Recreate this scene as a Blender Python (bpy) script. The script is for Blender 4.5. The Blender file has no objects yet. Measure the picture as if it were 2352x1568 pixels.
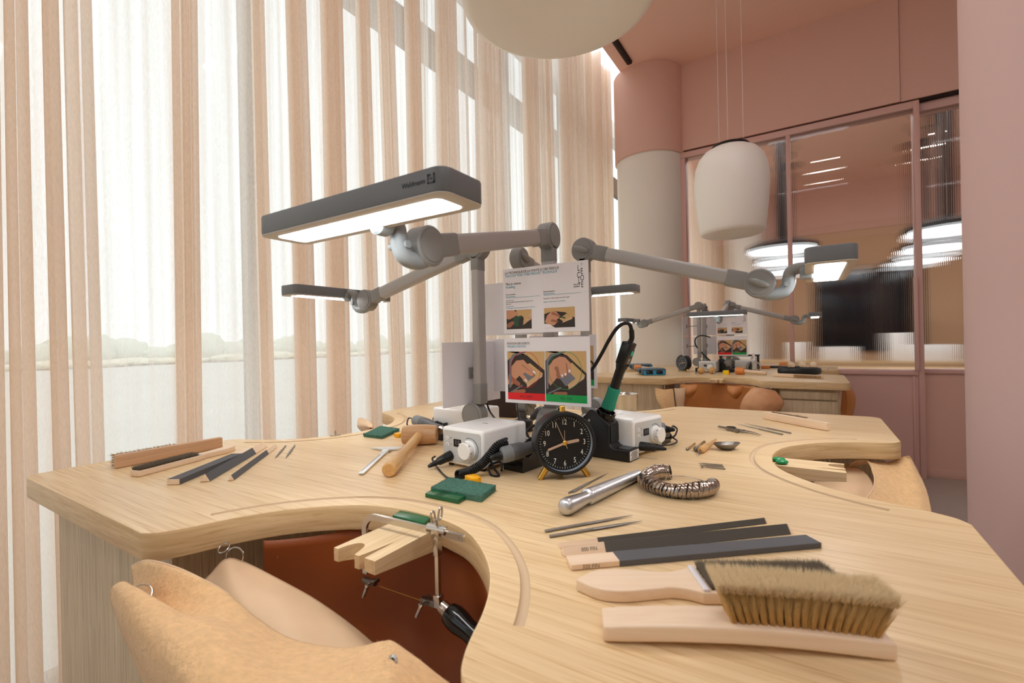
import bpy, bmesh, math, random
from math import sin, cos, pi, radians, sqrt, atan2
from mathutils import Vector, Matrix, noise

S = bpy.context.scene
COL = S.collection
# ------------------------------------------------------------------ camera, world, exposure
# origin: centre of the near bench on the floor, x and y along its sides, z up, metres
cam_d = bpy.data.cameras.new('camera'); CAM = bpy.data.objects.new('camera', cam_d); COL.objects.link(CAM)
cam_d.sensor_width = 36.0; cam_d.lens = 16.485; cam_d.clip_start = 0.02; cam_d.clip_end = 300
TH = -0.56582434; RO = 0.0207
cr, sr = cos(RO), sin(RO); ct, st = cos(TH), sin(TH)
def _w(v):   # camera-heading frame to bench frame
    return Vector((v[0]*ct + v[1]*st, -v[0]*st + v[1]*ct, v[2]))
_r, _u, _b = _w((cr, 0, -sr)), _w((sr, 0, cr)), _w((0, -1, 0))
CAM.matrix_world = Matrix(((_r.x, _u.x, _b.x, 0.6302), (_r.y, _u.y, _b.y, -1.1042), (_r.z, _u.z, _b.z, 1.17), (0, 0, 0, 1)))
cam_d.dof.use_dof = True; cam_d.dof.focus_distance = 1.12; cam_d.dof.aperture_fstop = 6.3
S.camera = CAM
W = bpy.data.worlds.new('sky'); S.world = W; W.use_nodes = True
wn = W.node_tree; wn.nodes.clear()
wo = wn.nodes.new('ShaderNodeOutputWorld'); wb = wn.nodes.new('ShaderNodeBackground')
wb.inputs[0].default_value = (0.86, 0.94, 1.0, 1); wb.inputs[1].default_value = 1.62
wn.links.new(wb.outputs[0], wo.inputs[0])
vs = S.view_settings
vs.view_transform = 'Standard'; vs.look = 'None'; vs.exposure = 0.20; vs.gamma = 1.0; vs.use_curve_mapping = False
cy = S.cycles
cy.max_bounces = 11; cy.diffuse_bounces = 6; cy.glossy_bounces = 4; cy.transmission_bounces = 8
cy.transparent_max_bounces = 24; cy.use_adaptive_sampling = True; cy.adaptive_threshold = 0.02; cy.caustics_reflective = False; cy.caustics_refractive = False
cy.use_denoising = True; cy.sample_clamp_indirect = 6.0; cy.blur_glossy = 1.0

# ------------------------------------------------------------------ helpers
def tag(o, label=None, cat=None, group=None, kind=None):
    if label: o['label'] = label
    if cat: o['category'] = cat
    if group: o['group'] = group
    if kind: o['kind'] = kind
    return o
def thing(name, label, cat, loc=(0, 0, 0), rz=0.0, group=None):
    o = bpy.data.objects.new(name, None); COL.objects.link(o)
    o.empty_display_size = 0.05; o.location = loc; o.rotation_euler = (0, 0, rz)
    return tag(o, label, cat, group)
def kids(o): return [c for c in COL.objects if c.parent == o]
def copy_tree(o, loc=None, rz=None, label=None, group=None, parent=None):
    c = o.copy(); COL.objects.link(c); c.parent = parent
    for k in kids(o):
        if k is not c: copy_tree(k, parent=c)
    if loc is not None: c.location = loc
    if rz is not None: c.rotation_euler = (0, 0, rz)
    if label: c['label'] = label
    if group: c['group'] = group
    return c
def T(x=0, y=0, z=0): return Matrix.Translation((x, y, z))
def R(a, ax): return Matrix.Rotation(a, 4, ax)
def orient(p, q, up=(0, 0, 1)):
    p = Vector(p); z = (Vector(q) - p).normalized(); u = Vector(up)
    if abs(z.dot(u)) > 0.98: u = Vector((0, 1, 0))
    x = u.cross(z).normalized(); y = z.cross(x)
    return Matrix(((x.x, y.x, z.x, p.x), (x.y, y.y, z.y, p.y), (x.z, y.z, z.z, p.z), (0, 0, 0, 1)))
def smooth_path(pts, n=8, closed=False):
    P = [Vector(p) for p in pts]; out = []; m = len(P)
    rng = range(m if closed else m-1)
    for i in rng:
        if closed: a, b, c, d = P[i-1], P[i], P[(i+1) % m], P[(i+2) % m]
        else: a, b, c, d = P[max(i-1, 0)], P[i], P[i+1], P[min(i+2, m-1)]
        for k in range(n):
            t = k/n
            out.append(0.5*((2*b)+(c-a)*t+(2*a-5*b+4*c-d)*t*t+(3*b-a-3*c+d)*t**3))
    if not closed: out.append(P[-1])
    return out
def fuzz(mb, n, ln, r=0.00011, seed=1):
    rn = random.Random(seed); fs = [f for f in mb.bm.faces]; mb.bm.normal_update(); out = []
    for _ in range(n):
        f = fs[rn.randrange(len(fs))]; vs_ = [v.co for v in f.verts]; w = [rn.random() for _ in vs_]; t_ = sum(w)
        p = sum((v*(k/t_) for v, k in zip(vs_, w)), Vector()); d = f.normal*rn.uniform(0.2, 1)+Vector((rn.uniform(-1, 1), rn.uniform(-1, 1), rn.uniform(-1, 0.6)))*0.8
        out.append((p, p+d.normalized()*ln*rn.uniform(0.4, 1)))
    for a, b_ in out:
        d = b_-a; o = d.orthogonal().normalized()*r; q = d.cross(o).normalized()*r
        v = [mb.bm.verts.new(a+o), mb.bm.verts.new(a-o*0.5+q), mb.bm.verts.new(a-o*0.5-q)]; tp = mb.bm.verts.new(b_)
        for i in range(3): mb.bm.faces.new((v[i], v[(i+1) % 3], tp))
class MB:
    def __init__(s): s.bm = bmesh.new()
    def add(s, bm2, M=None, mi=0):
        if M is not None: bm2.transform(M)
        vm = {v: s.bm.verts.new(v.co) for v in bm2.verts}
        for f in bm2.faces:
            try: nf = s.bm.faces.new([vm[v] for v in f.verts]); nf.material_index = mi
            except ValueError: pass
        bm2.free(); return s
    def box(s, sx, sy, sz, M=None, r=0, seg=2, mi=0, c=(0, 0, 0)):
        b = bmesh.new(); bmesh.ops.create_cube(b, size=1)
        bmesh.ops.transform(b, matrix=T(*c) @ Matrix.Diagonal((sx, sy, sz, 1)), verts=b.verts)
        if r: bmesh.ops.bevel(b, geom=b.edges[:], offset=r, segments=seg, profile=0.5, affect='EDGES')
        return s.add(b, M, mi)
    def lathe(s, prof, M=None, n=24, mi=0, cap=True):
        b = bmesh.new(); rings = []
        for r, z in prof:
            if r < 1e-6: rings.append([b.verts.new((0, 0, z))])
            else: rings.append([b.verts.new((r*cos(2*pi*k/n), r*sin(2*pi*k/n), z)) for k in range(n)])
        for A, B in zip(rings, rings[1:]):
            for k in range(n):
                k2 = (k+1) % n
                if len(A) == 1 and len(B) == 1: continue
                if len(A) == 1: b.faces.new((A[0], B[k2], B[k]))
                elif len(B) == 1: b.faces.new((A[k], A[k2], B[0]))
                else: b.faces.new((A[k], A[k2], B[k2], B[k]))
        if cap:
            if len(rings[0]) > 1: b.faces.new(rings[0][::-1])
            if len(rings[-1]) > 1: b.faces.new(rings[-1])
        bmesh.ops.recalc_face_normals(b, faces=b.faces)
        return s.add(b, M, mi)
    def cyl(s, r, p, q, n=20, r2=None, mi=0, bev=0):
        L = (Vector(q)-Vector(p)).length; r2 = r if r2 is None else r2
        pr = [(r-bev, 0), (r, bev), (r2, L-bev), (r2-bev, L)] if bev else [(r, 0), (r2, L)]
        return s.lathe(pr, orient(p, q), n, mi)
    def ball(s, r, c, n=16, M=None, mi=0, sc=(1, 1, 1)):
        b = bmesh.new(); bmesh.ops.create_uvsphere(b, u_segments=n, v_segments=max(6, n//2), radius=r)
        b.transform(T(*c) @ Matrix.Diagonal((*sc, 1)))
        return s.add(b, M, mi)
    def prism(s, pts, z0, z1, M=None, mi=0, bev=0, seg=2, side_mi=None):
        b = bmesh.new(); lo = [b.verts.new((x, y, z0)) for x, y in pts]; hi = [b.verts.new((x, y, z1)) for x, y in pts]
        n = len(pts); b.faces.new(lo[::-1]); b.faces.new(hi)
        for k in range(n): b.faces.new((lo[k], lo[(k+1) % n], hi[(k+1) % n], hi[k]))
        bmesh.ops.recalc_face_normals(b, faces=b.faces)
        if bev:
            ed = [e for e in b.edges if abs(e.verts[0].co.z-e.verts[1].co.z) < 1e-7]
            bmesh.ops.bevel(b, geom=ed, offset=bev, segments=seg, profile=0.5, affect='EDGES')
        return s.add(b, M, mi)
    def tube(s, path, r, n=10, M=None, mi=0, closed=False, flat=1.0, cap=True):
        P = [Vector(p) for p in path]; b = bmesh.new(); rings = []; m = len(P)
        rr = r if callable(r) else (lambda t: r)
        t0 = (P[1]-P[0]).normalized(); up = Vector((0, 0, 1)) if abs(t0.z) < 0.9 else Vector((1, 0, 0))
        nx = up.cross(t0).normalized()
        for i in range(m):
            if closed: t = (P[(i+1) % m]-P[i-1]).normalized()
            else: t = (P[min(i+1, m-1)]-P[max(i-1, 0)]).normalized()
            nx = (nx - t*nx.dot(t)); nx = nx.normalized() if nx.length > 1e-6 else Vector((1, 0, 0)); ny = t.cross(nx)
            q = rr(i/(m-1))
            rings.append([b.verts.new(P[i]+nx*(q*cos(2*pi*k/n))+ny*(q*flat*sin(2*pi*k/n))) for k in range(n)])
        for i in range(m if closed else m-1):
            A, B = rings[i], rings[(i+1) % m]
            for k in range(n): b.faces.new((A[k], A[(k+1) % n], B[(k+1) % n], B[k]))
        if not closed and cap: b.faces.new(rings[0][::-1]); b.faces.new(rings[-1])
        bmesh.ops.recalc_face_normals(b, faces=b.faces)
        return s.add(b, M, mi)
    def grid(s, fn, nu, nv, M=None, mi=0, thick=0):
        b = bmesh.new(); V = [[b.verts.new(fn(i/nu, j/nv)) for j in range(nv+1)] for i in range(nu+1)]
        for i in range(nu):
            for j in range(nv):
                try: b.faces.new((V[i][j], V[i+1][j], V[i+1][j+1], V[i][j+1]))
                except ValueError: pass
        if thick:
            b.normal_update(); N_ = {v: v.normal.copy() for v in b.verts}; fs = b.faces[:]; be = [e for e in b.edges if e.is_boundary]
            dup_ = {v: b.verts.new(v.co - N_[v]*abs(thick)) for v in list(N_)}
            for f in fs: b.faces.new([dup_[v] for v in reversed(f.verts)])
            for e in be:
                a_, c_ = e.verts
                try: b.faces.new((a_, c_, dup_[c_], dup_[a_]))
                except ValueError: pass
            bmesh.ops.recalc_face_normals(b, faces=b.faces)
        return s.add(b, M, mi)
    def build(s, name, mats, parent=None, ang=38, M=None):
        me = bpy.data.meshes.new(name)
        if M is not None: s.bm.transform(M)
        s.bm.to_mesh(me); s.bm.free()
        for m in (mats if isinstance(mats, (list, tuple)) else [mats]): me.materials.append(m)
        me.shade_smooth()
        if ang < 180: me.set_sharp_from_angle(angle=radians(ang))
        o = bpy.data.objects.new(name, me); COL.objects.link(o)
        if parent is not None: o.parent = parent
        return o
def struct(o): o['kind'] = 'structure'; return o
def text_bm(txt, size, M=None, depth=0.0, align='LEFT', xs=1.0, space=1.0):
    cu = bpy.data.curves.new('lettering', 'FONT'); cu.body = txt; cu.size = size; cu.align_x = align
    cu.align_y = 'CENTER'; cu.extrude = depth; cu.resolution_u = 3; cu.space_character = space
    ob = bpy.data.objects.new('lettering', cu); COL.objects.link(ob)
    me = bpy.data.meshes.new_from_object(ob); b = bmesh.new(); b.from_mesh(me)
    bpy.data.objects.remove(ob); bpy.data.curves.remove(cu); bpy.data.meshes.remove(me)
    b.transform(Matrix.Diagonal((xs, 1, 1, 1)))
    if M is not None: b.transform(M)
    return b
def srgb(r, g, b):
    f = lambda c: (c/255/12.92) if c/255 <= 0.04045 else ((c/255+0.055)/1.055)**2.4
    return (f(r), f(g), f(b), 1)

# ------------------------------------------------------------------ materials
MAT = {}
def mat(name, col, rough=0.5, metal=0.0, spec=0.5, bump=0.0, bscale=200.0, emit=None, es=0.0, var=0.0, vscale=5.0, trans=0.0, ior=1.45, alpha=1.0, coat=0.0, sheen=0.0, sss=0.0, stretch=None):
    m = bpy.data.materials.new(name); m.use_nodes = True; nt = m.node_tree; N = nt.nodes; L = nt.links
    p = N['Principled BSDF']; c = col if len(col) == 4 else (*col, 1)
    p.inputs['Base Color'].default_value = c; p.inputs['Roughness'].default_value = rough
    p.inputs['Metallic'].default_value = metal; p.inputs['Specular IOR Level'].default_value = spec
    p.inputs['IOR'].default_value = ior; p.inputs['Transmission Weight'].default_value = trans
    p.inputs['Alpha'].default_value = alpha; p.inputs['Coat Weight'].default_value = coat
    p.inputs['Sheen Weight'].default_value = sheen
    if sss: p.inputs['Subsurface Weight'].default_value = sss; p.inputs['Subsurface Scale'].default_value = 0.004
    if emit: p.inputs['Emission Color'].default_value = (*emit[:3], 1); p.inputs['Emission Strength'].default_value = es
    tc = N.new('ShaderNodeTexCoord'); mp = N.new('ShaderNodeMapping'); L.new(tc.outputs['Object'], mp.inputs[0])
    if stretch: mp.inputs['Scale'].default_value = stretch
    if var:
        nz = N.new('ShaderNodeTexNoise'); nz.inputs['Scale'].default_value = vscale; nz.inputs['Detail'].default_value = 6
        L.new(mp.outputs[0], nz.inputs['Vector'])
        mr = N.new('ShaderNodeMapRange'); mr.inputs[1].default_value = 0.3; mr.inputs[2].default_value = 0.7
        mr.inputs[3].default_value = 1-var; mr.inputs[4].default_value = 1+var; L.new(nz.outputs[0], mr.inputs[0])
        hs = N.new('ShaderNodeHueSaturation'); hs.inputs['Color'].default_value = c
        L.new(mr.outputs[0], hs.inputs['Value']); L.new(hs.outputs[0], p.inputs['Base Color'])
    if bump:
        nb = N.new('ShaderNodeTexNoise'); nb.inputs['Scale'].default_value = bscale; nb.inputs['Detail'].default_value = 4
        L.new(mp.outputs[0], nb.inputs['Vector'])
        bp = N.new('ShaderNodeBump'); bp.inputs['Strength'].default_value = bump; bp.inputs['Distance'].default_value = 0.002
        L.new(nb.outputs[0], bp.inputs['Height']); L.new(bp.outputs[0], p.inputs['Normal'])
    MAT[name] = m; return m
def wood(name, light, dark, rough=0.45, axis=0, sc=1.0, pores=0.5, bump=0.12, contrast=1.0):
    """oak style grain running along `axis` of the object's own coordinates"""
    m = bpy.data.materials.new(name); m.use_nodes = True; nt = m.node_tree; N = nt.nodes; L = nt.links
    p = N['Principled BSDF']; p.inputs['Roughness'].default_value = rough; p.inputs['Specular IOR Level'].default_value = 0.4
    tc = N.new('ShaderNodeTexCoord')
    def noi(scale, along, detail=5, dist=0.0):
        mp = N.new('ShaderNodeMapping'); v = [scale*sc]*3
        if isinstance(axis, tuple): v = [a*scale/95 for a in axis]
        else: v[axis] = along*sc
        mp.inputs['Scale'].default_value = v
        L.new(tc.outputs['Object'], mp.inputs[0]); n = N.new('ShaderNodeTexNoise'); n.inputs['Scale'].default_value = 1
        n.inputs['Detail'].default_value = detail; n.inputs['Distortion'].default_value = dist
        L.new(mp.outputs[0], n.inputs['Vector']); return n
    big = noi(11, 0.9, 3, 0.6); fine = noi(130, 3.6, 4, 0.3); por = noi(300, 7, 2)
    def mrange(src, a, b, c=0, d=1):
        r = N.new('ShaderNodeMapRange'); r.inputs[1].default_value = a; r.inputs[2].default_value = b
        r.inputs[3].default_value = c; r.inputs[4].default_value = d; L.new(src, r.inputs[0]); return r.outputs[0]
    ad = N.new('ShaderNodeMath'); ad.operation = 'ADD'
    L.new(mrange(big.outputs[0], 0.3, 0.7, 0, 0.35*contrast), ad.inputs[0]); L.new(mrange(fine.outputs[0], 0.35, 0.68, 0, 0.5*contrast), ad.inputs[1])
    ad2 = N.new('ShaderNodeMath'); ad2.operation = 'ADD'; ad2.use_clamp = True
    pp = mrange(por.outputs[0], 0.58, 0.68, 0, pores); L.new(ad.outputs[0], ad2.inputs[0]); L.new(pp, ad2.inputs[1])
    mx = N.new('ShaderNodeMix'); mx.data_type = 'RGBA'; mx.inputs[6].default_value = light; mx.inputs[7].default_value = dark
    L.new(ad2.outputs[0], mx.inputs[0]); L.new(mx.outputs[2], p.inputs['Base Color'])
    bp = N.new('ShaderNodeBump'); bp.inputs['Strength'].default_value = bump; bp.inputs['Distance'].default_value = 0.001; bp.invert = True
    L.new(ad2.outputs[0], bp.inputs['Height']); L.new(bp.outputs[0], p.inputs['Normal'])
    MAT[name] = m; return m
wood('oak', srgb(236, 210, 168), srgb(206, 171, 122), 0.36, pores=0.8)
wood('oak_edge', srgb(230, 202, 158), srgb(190, 152, 102), 0.45, axis=(7, 7, 110), pores=0.35)
wood('oak_end', srgb(214, 180, 130), srgb(170, 130, 82), 0.5)
wood('oak_panel', srgb(216, 196, 164), srgb(164, 142, 112), 0.55, axis=2, sc=1.5, contrast=0.9)
wood('beech', srgb(237, 214, 188), srgb(220, 187, 152), 0.5, sc=1.6, pores=0.25, contrast=0.7)
wood('beech_dark', srgb(214, 178, 144), srgb(184, 140, 104), 0.45, sc=1.6, pores=0.2)
wood('mallet_wood', srgb(208, 168, 126), srgb(172, 124, 84), 0.35, axis=1, sc=1.2, pores=0.05)
wood('handle_wood', srgb(222, 178, 118), srgb(184, 132, 74), 0.25, sc=2.0, pores=0.1)
wood('pin_wood', srgb(232, 208, 168), srgb(196, 160, 112), 0.5, axis=1, sc=1.3, pores=0.3)
mat('pink_wall', srgb(218, 178, 164), 0.75, bump=0.02, bscale=60)
mat('pink_ceiling', srgb(243, 202, 184), 0.8)
mat('pink_frame', srgb(212, 172, 164), 0.4)
mat('pink_column', srgb(222, 190, 187), 0.55, bump=0.01, bscale=30)
mat('cream_wall', srgb(232, 228, 220), 0.8)
mat('tan_wall', srgb(200, 164, 130), 0.6)
mat('floor_resin', srgb(176, 166, 158), 0.4, var=0.04, vscale=3)
mat('gap_dark', srgb(40, 22, 16), 0.8)
mat('screen_black', srgb(14, 14, 24), 0.15)
mat('outside_ground', srgb(200, 198, 192), 0.9, var=0.05, vscale=0.3)
mat('hedge_green_hazed', srgb(214, 220, 204), 0.9)  # paled: distance haze is put into the colour
mat('hedge_dry_hazed', srgb(226, 220, 196), 0.9)  # haze mixed into this colour as well
mat('frame_beige', srgb(120, 100, 82), 0.6)
mat('shade_white', srgb(242, 238, 232), 0.45)
mat('white_plastic', srgb(245, 245, 244), 0.22)
mat('panel_grey', srgb(196, 198, 198), 0.35)
mat('knob_white', srgb(240, 240, 238), 0.2)
mat('black_plastic', srgb(22, 22, 24), 0.35, bump=0.03, bscale=900)
mat('black_gloss', srgb(12, 12, 13), 0.15)
mat('rubber_black', srgb(20, 20, 22), 0.4)
mat('rubber_grey', srgb(84, 84, 86), 0.5)
mat('rubber_grey_light', srgb(118, 122, 124), 0.45)
mat('arm_alu', srgb(170, 166, 163), 0.38, metal=0.2)
mat('joint_grey', srgb(136, 135, 133), 0.42)
mat('joint_light', srgb(140, 146, 149), 0.4)
mat('head_dark', srgb(112, 115, 119), 0.38)
mat('head_under', srgb(196, 190, 180), 0.5)
mat('paper_white', srgb(226, 222, 226), 0.5)
mat('ink_black', srgb(30, 30, 32), 0.6)
mat('ink_blue', srgb(60, 150, 175), 0.6)
mat('sign_red', srgb(214, 12, 22), 0.4)
mat('sign_green', srgb(0, 150, 70), 0.4)
mat('skin', srgb(196, 140, 108), 0.6)
mat('skin_dark', srgb(150, 98, 72), 0.6)
mat('print_wood', srgb(196, 160, 108), 0.6)
mat('print_dark', srgb(48, 36, 32), 0.6)
mat('print_steel', srgb(110, 110, 118), 0.4)
mat('print_green', srgb(34, 70, 44), 0.5)
mat('steel', srgb(200, 196, 190), 0.22, metal=1.0)
mat('steel_dark', srgb(136, 130, 124), 0.35, metal=1.0)
mat('file_steel', srgb(150, 145, 138), 0.5, metal=0.8, bump=0.3, bscale=1500)
mat('alu_satin', srgb(205, 206, 208), 0.35, metal=1.0)
mat('nickel', srgb(178, 166, 156), 0.2, metal=1.0)
mat('brass', srgb(222, 176, 84), 0.18, metal=1.0)
mat('hand_gold', srgb(196, 166, 144), 0.4)
mat('case_black', srgb(28, 28, 30), 0.38)
mat('dial_black', srgb(16, 15, 15), 0.5)
mat('dial_grey', srgb(60, 70, 84), 0.3)
mat('bezel_inner', srgb(150, 160, 170), 0.3)
mat('numeral_white', srgb(236, 236, 230), 0.5)
mat('teal_grip', srgb(44, 150, 126), 0.85, bump=0.15, bscale=900)
mat('teal_dot', srgb(20, 176, 150), 0.5)
mat('wax_green', srgb(20, 92, 54), 0.25)
mat('wax_jade', srgb(20, 140, 84), 0.25, sss=0.2)
mat('wax_yellow', srgb(250, 180, 10), 0.35, sss=0.2)
mat('pad_green', srgb(80, 124, 108), 0.95, bump=0.6, bscale=700, var=0.2, vscale=300)
mat('emery', srgb(90, 90, 93), 0.75, bump=0.2, bscale=2500)
mat('emery_dark', srgb(86, 82, 76), 0.8, bump=0.2, bscale=2500)
mat('bristle_dark', srgb(98, 84, 66), 0.6)
mat('bristle_mid', srgb(120, 104, 82), 0.6)
mat('bristle_gold', srgb(206, 158, 90), 0.6)
mat('bristle_tip', srgb(222, 192, 146), 0.6)
mat('leather_smooth', srgb(222, 190, 154), 0.45, bump=0.05, bscale=150, var=0.05, vscale=12)
mat('suede', srgb(224, 184, 134), 0.95, bump=1.0, bscale=220, var=0.09, vscale=110, sheen=0.2)
mat('leather_tan_shaded', srgb(136, 66, 20), 0.5, bump=0.05, bscale=100, var=0.06, vscale=10)  # the tan leather, darkened for the shade inside the pouch
mat('leather_tan', srgb(194, 128, 70), 0.5, bump=0.05, bscale=100, var=0.06, vscale=10)
mat('leather_flap', srgb(208, 154, 110), 0.5, bump=0.1, bscale=60, var=0.08, vscale=20)
mat('leather_brown', srgb(44, 28, 26), 0.6)
mat('silver_white', srgb(226, 228, 228), 0.3)
mat('sticker_white', srgb(230, 230, 226), 0.5)
mat('cord_grey', srgb(60, 60, 62), 0.4)
mat('visor_blue', srgb(64, 92, 110), 0.5)
mat('visor_cyan', srgb(40, 140, 180), 0.4)
mat('visor_black', srgb(26, 32, 36), 0.35)
mat('orange_wood', srgb(214, 132, 64), 0.4)
mat('box_yellow', srgb(246, 214, 20), 0.4)
mat('groove_wood', srgb(206, 180, 148), 0.7, bump=0.3, bscale=300)
mat('smoke_acrylic', srgb(60, 56, 54), 0.08, trans=0.75, ior=1.45)
mat('clear_glass', (1, 1, 1, 1), 0.02, trans=1.0, ior=1.45)
mat('chair_white', srgb(216, 214, 212), 0.5)
mat('table_wood', srgb(208, 176, 132), 0.5)
def emis(name, col, s):
    m = bpy.data.materials.new(name); m.use_nodes = True; N = m.node_tree.nodes; N.clear()
    o = N.new('ShaderNodeOutputMaterial'); e = N.new('ShaderNodeEmission'); e.inputs[0].default_value = (*col, 1); e.inputs[1].default_value = s
    m.node_tree.links.new(e.outputs[0], o.inputs[0]); MAT[name] = m; return m
LAMP = emis('lamp_panel', (0.98, 0.985, 0.97), 22.0)
emis('lamp_panel_far', (0.93, 1.0, 0.95), 8.0)
emis('ceiling_light', (0.93, 0.98, 1.0), 32.0)  # glow of the added out-of-view fill bars
emis('bar_light', (1.0, 0.95, 0.88), 7.0)
emis('disc_light', (0.98, 0.99, 1.0), 1.6)
def glass_mat(name, tint, refl=0.08):
    m = bpy.data.materials.new(name); m.use_nodes = True; N = m.node_tree.nodes; L = m.node_tree.links; N.clear()
    o = N.new('ShaderNodeOutputMaterial'); t = N.new('ShaderNodeBsdfTransparent'); t.inputs[0].default_value = (*tint, 1)
    g = N.new('ShaderNodeBsdfGlossy'); g.inputs['Roughness'].default_value = 0.03
    x = N.new('ShaderNodeMixShader'); x.inputs[0].default_value = refl
    L.new(t.outputs[0], x.inputs[1]); L.new(g.outputs[0], x.inputs[2]); L.new(x.outputs[0], o.inputs[0]); MAT[name] = m
glass_mat('window_glass', (0.97, 0.98, 0.97), 0.04)
def curtain_mat():
    m = bpy.data.materials.new('sheer_curtain'); m.use_nodes = True; N = m.node_tree.nodes; L = m.node_tree.links; N.clear()
    o = N.new('ShaderNodeOutputMaterial'); tr = N.new('ShaderNodeBsdfTransparent'); tr.inputs[0].default_value = (1, 1, 1, 1)
    tl = N.new('ShaderNodeBsdfTranslucent'); tl.inputs[0].default_value = (0.99, 0.89, 0.79, 1)
    df = N.new('ShaderNodeBsdfDiffuse'); df.inputs[0].default_value = (0.96, 0.86, 0.77, 1)
    a = N.new('ShaderNodeMixShader'); a.inputs[0].default_value = 0.3; L.new(tl.outputs[0], a.inputs[1]); L.new(df.outputs[0], a.inputs[2])
    tc = N.new('ShaderNodeTexCoord'); mp = N.new('ShaderNodeMapping'); mp.inputs['Scale'].default_value = (420, 420, 60); L.new(tc.outputs['Object'], mp.inputs[0])
    nz = N.new('ShaderNodeTexNoise'); nz.inputs['Scale'].default_value = 1; nz.inputs['Detail'].default_value = 3; L.new(mp.outputs[0], nz.inputs['Vector'])
    mr = N.new('ShaderNodeMapRange'); mr.inputs[1].default_value = 0.3; mr.inputs[2].default_value = 0.7; mr.inputs[3].default_value = 0.58; mr.inputs[4].default_value = 0.72
    L.new(nz.outputs[0], mr.inputs[0])
    mq = N.new('ShaderNodeMapping'); mq.inputs['Scale'].default_value = (20, 42, 0.5); L.new(tc.outputs['Object'], mq.inputs[0])
    nq = N.new('ShaderNodeTexNoise'); nq.inputs['Scale'].default_value = 1; nq.inputs['Detail'].default_value = 2; L.new(mq.outputs[0], nq.inputs['Vector'])
    mv = N.new('ShaderNodeMapRange'); mv.inputs[1].default_value = 0.3; mv.inputs[2].default_value = 0.7; mv.inputs[3].default_value = -0.08; mv.inputs[4].default_value = 0.20; L.new(nq.outputs[0], mv.inputs[0])
    as_ = N.new('ShaderNodeMath'); as_.operation = 'ADD'; L.new(mr.outputs[0], as_.inputs[0]); L.new(mv.outputs[0], as_.inputs[1])
    # a woven sheer closes up when seen edge on: threads cover more of the view
    lw = N.new('ShaderNodeLayerWeight'); lw.inputs[0].default_value = 0.5
    m2 = N.new('ShaderNodeMapRange'); m2.inputs[1].default_value = 0.35; m2.inputs[2].default_value = 0.95; m2.inputs[3].default_value = 0.0; m2.inputs[4].default_value = 0.28
    L.new(lw.outputs['Facing'], m2.inputs[0])
    ad = N.new('ShaderNodeMath'); ad.operation = 'ADD'; ad.use_clamp = True; L.new(as_.outputs[0], ad.inputs[0]); L.new(m2.outputs[0], ad.inputs[1])
    x = N.new('ShaderNodeMixShader'); L.new(ad.outputs[0], x.inputs[0]); L.new(tr.outputs[0], x.inputs[1]); L.new(a.outputs[0], x.inputs[2])
    L.new(x.outputs[0], o.inputs[0]); MAT['sheer_curtain'] = m
curtain_mat()
# ------------------------------------------------------------------ the setting
WY = 3.826          # partition wall
CZ = 3.92           # ceiling
WX = -1.57          # window line
def sbox(name, x0, x1, y0, y1, z0, z1, m, r=0, parent=None):
    b = MB(); b.box(x1-x0, y1-y0, z1-z0, c=((x0+x1)/2, (y0+y1)/2, (z0+z1)/2), r=r)
    return struct(b.build(name, MAT[m], parent)) if parent is None else b.build(name, MAT[m], parent)
sbox('floor', -1.75, 5.0, -4.5, 9.5, -0.2, 0.0, 'floor_resin')
sbox('ceiling', -0.97, 5.0, -4.5, 9.4, CZ, CZ+0.25, 'pink_ceiling')
b = MB()
b.box(0.06, 1.3, 0.05, c=(-0.835, 2.85, CZ-0.002+0.0), r=0.02)
struct(b.build('trim_1', MAT['gap_dark']))
# curtain pelmet above the window
sbox('trim_2', -1.75, -1.60, -4.5, 9.4, CZ+0.02, CZ+0.25, 'cream_wall')
# partition: sill wall, upper wall, rails, posts
y0, y1 = WY, WY+0.12
sbox('wall_back', -0.46, 1.39, y0, y1, 0.0, 0.86, 'pink_frame')
sbox('wall_back_recess', 1.39, 5.0, y0+0.10, y1+0.08, 0.0, 0.86, 'pink_wall')
sbox('wall_upper', -0.46, 1.284, y0, y1+0.05, 3.055, CZ, 'pink_wall')
sbox('wall_upper_end', 1.288, 5.0, y0+0.012, y1+0.05, 3.055, CZ, 'pink_wall')
sbox('trim_3', -0.46, 5.0, y0+0.03, y1+0.04, 3.035, 3.055, 'gap_dark')
sbox('trim_4', -0.46, 1.40, y0-0.01, y1, 2.975, 3.035, 'pink_frame', 0.006)
sbox('trim_5', 1.40, 5.0, y0+0.07, y1+0.08, 2.965, 3.035, 'pink_frame', 0.006)
sbox('trim_6', -0.47, -0.395, y0-0.01, y1, 0.0, 2.975, 'pink_frame', 0.006)
sbox('trim_7', 0.476, 0.512, y0-0.015, y0+0.06, 0.86, 2.99, 'pink_frame', 0.006)
sbox('trim_8', 1.362, 1.40, y0-0.015, y0+0.10, 0.0, 3.03, 'pink_frame', 0.006)
sbox('trim_9', 1.338, 1.365, y0-0.045, y0-0.012, 0.87, 1.62, 'pink_frame', 0.008)
sbox('trim_10', -0.395, 1.362, y0-0.02, y1+0.005, 0.83, 0.872, 'pink_frame', 0.008)
sbox('trim_11', 1.40, 5.0, y0+0.08, y1+0.09, 0.84, 0.875, 'pink_frame', 0.006)
sbox('trim_12', 1.325, 1.340, y0-0.008, y0+0.01, 0.05, 0.83, 'pink_frame', 0.004)
sbox('baseboard_back', 1.40, 5.0, y0+0.09, y0+0.105, 0.0, 0.07, 'pink_wall', 0.003)
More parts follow.
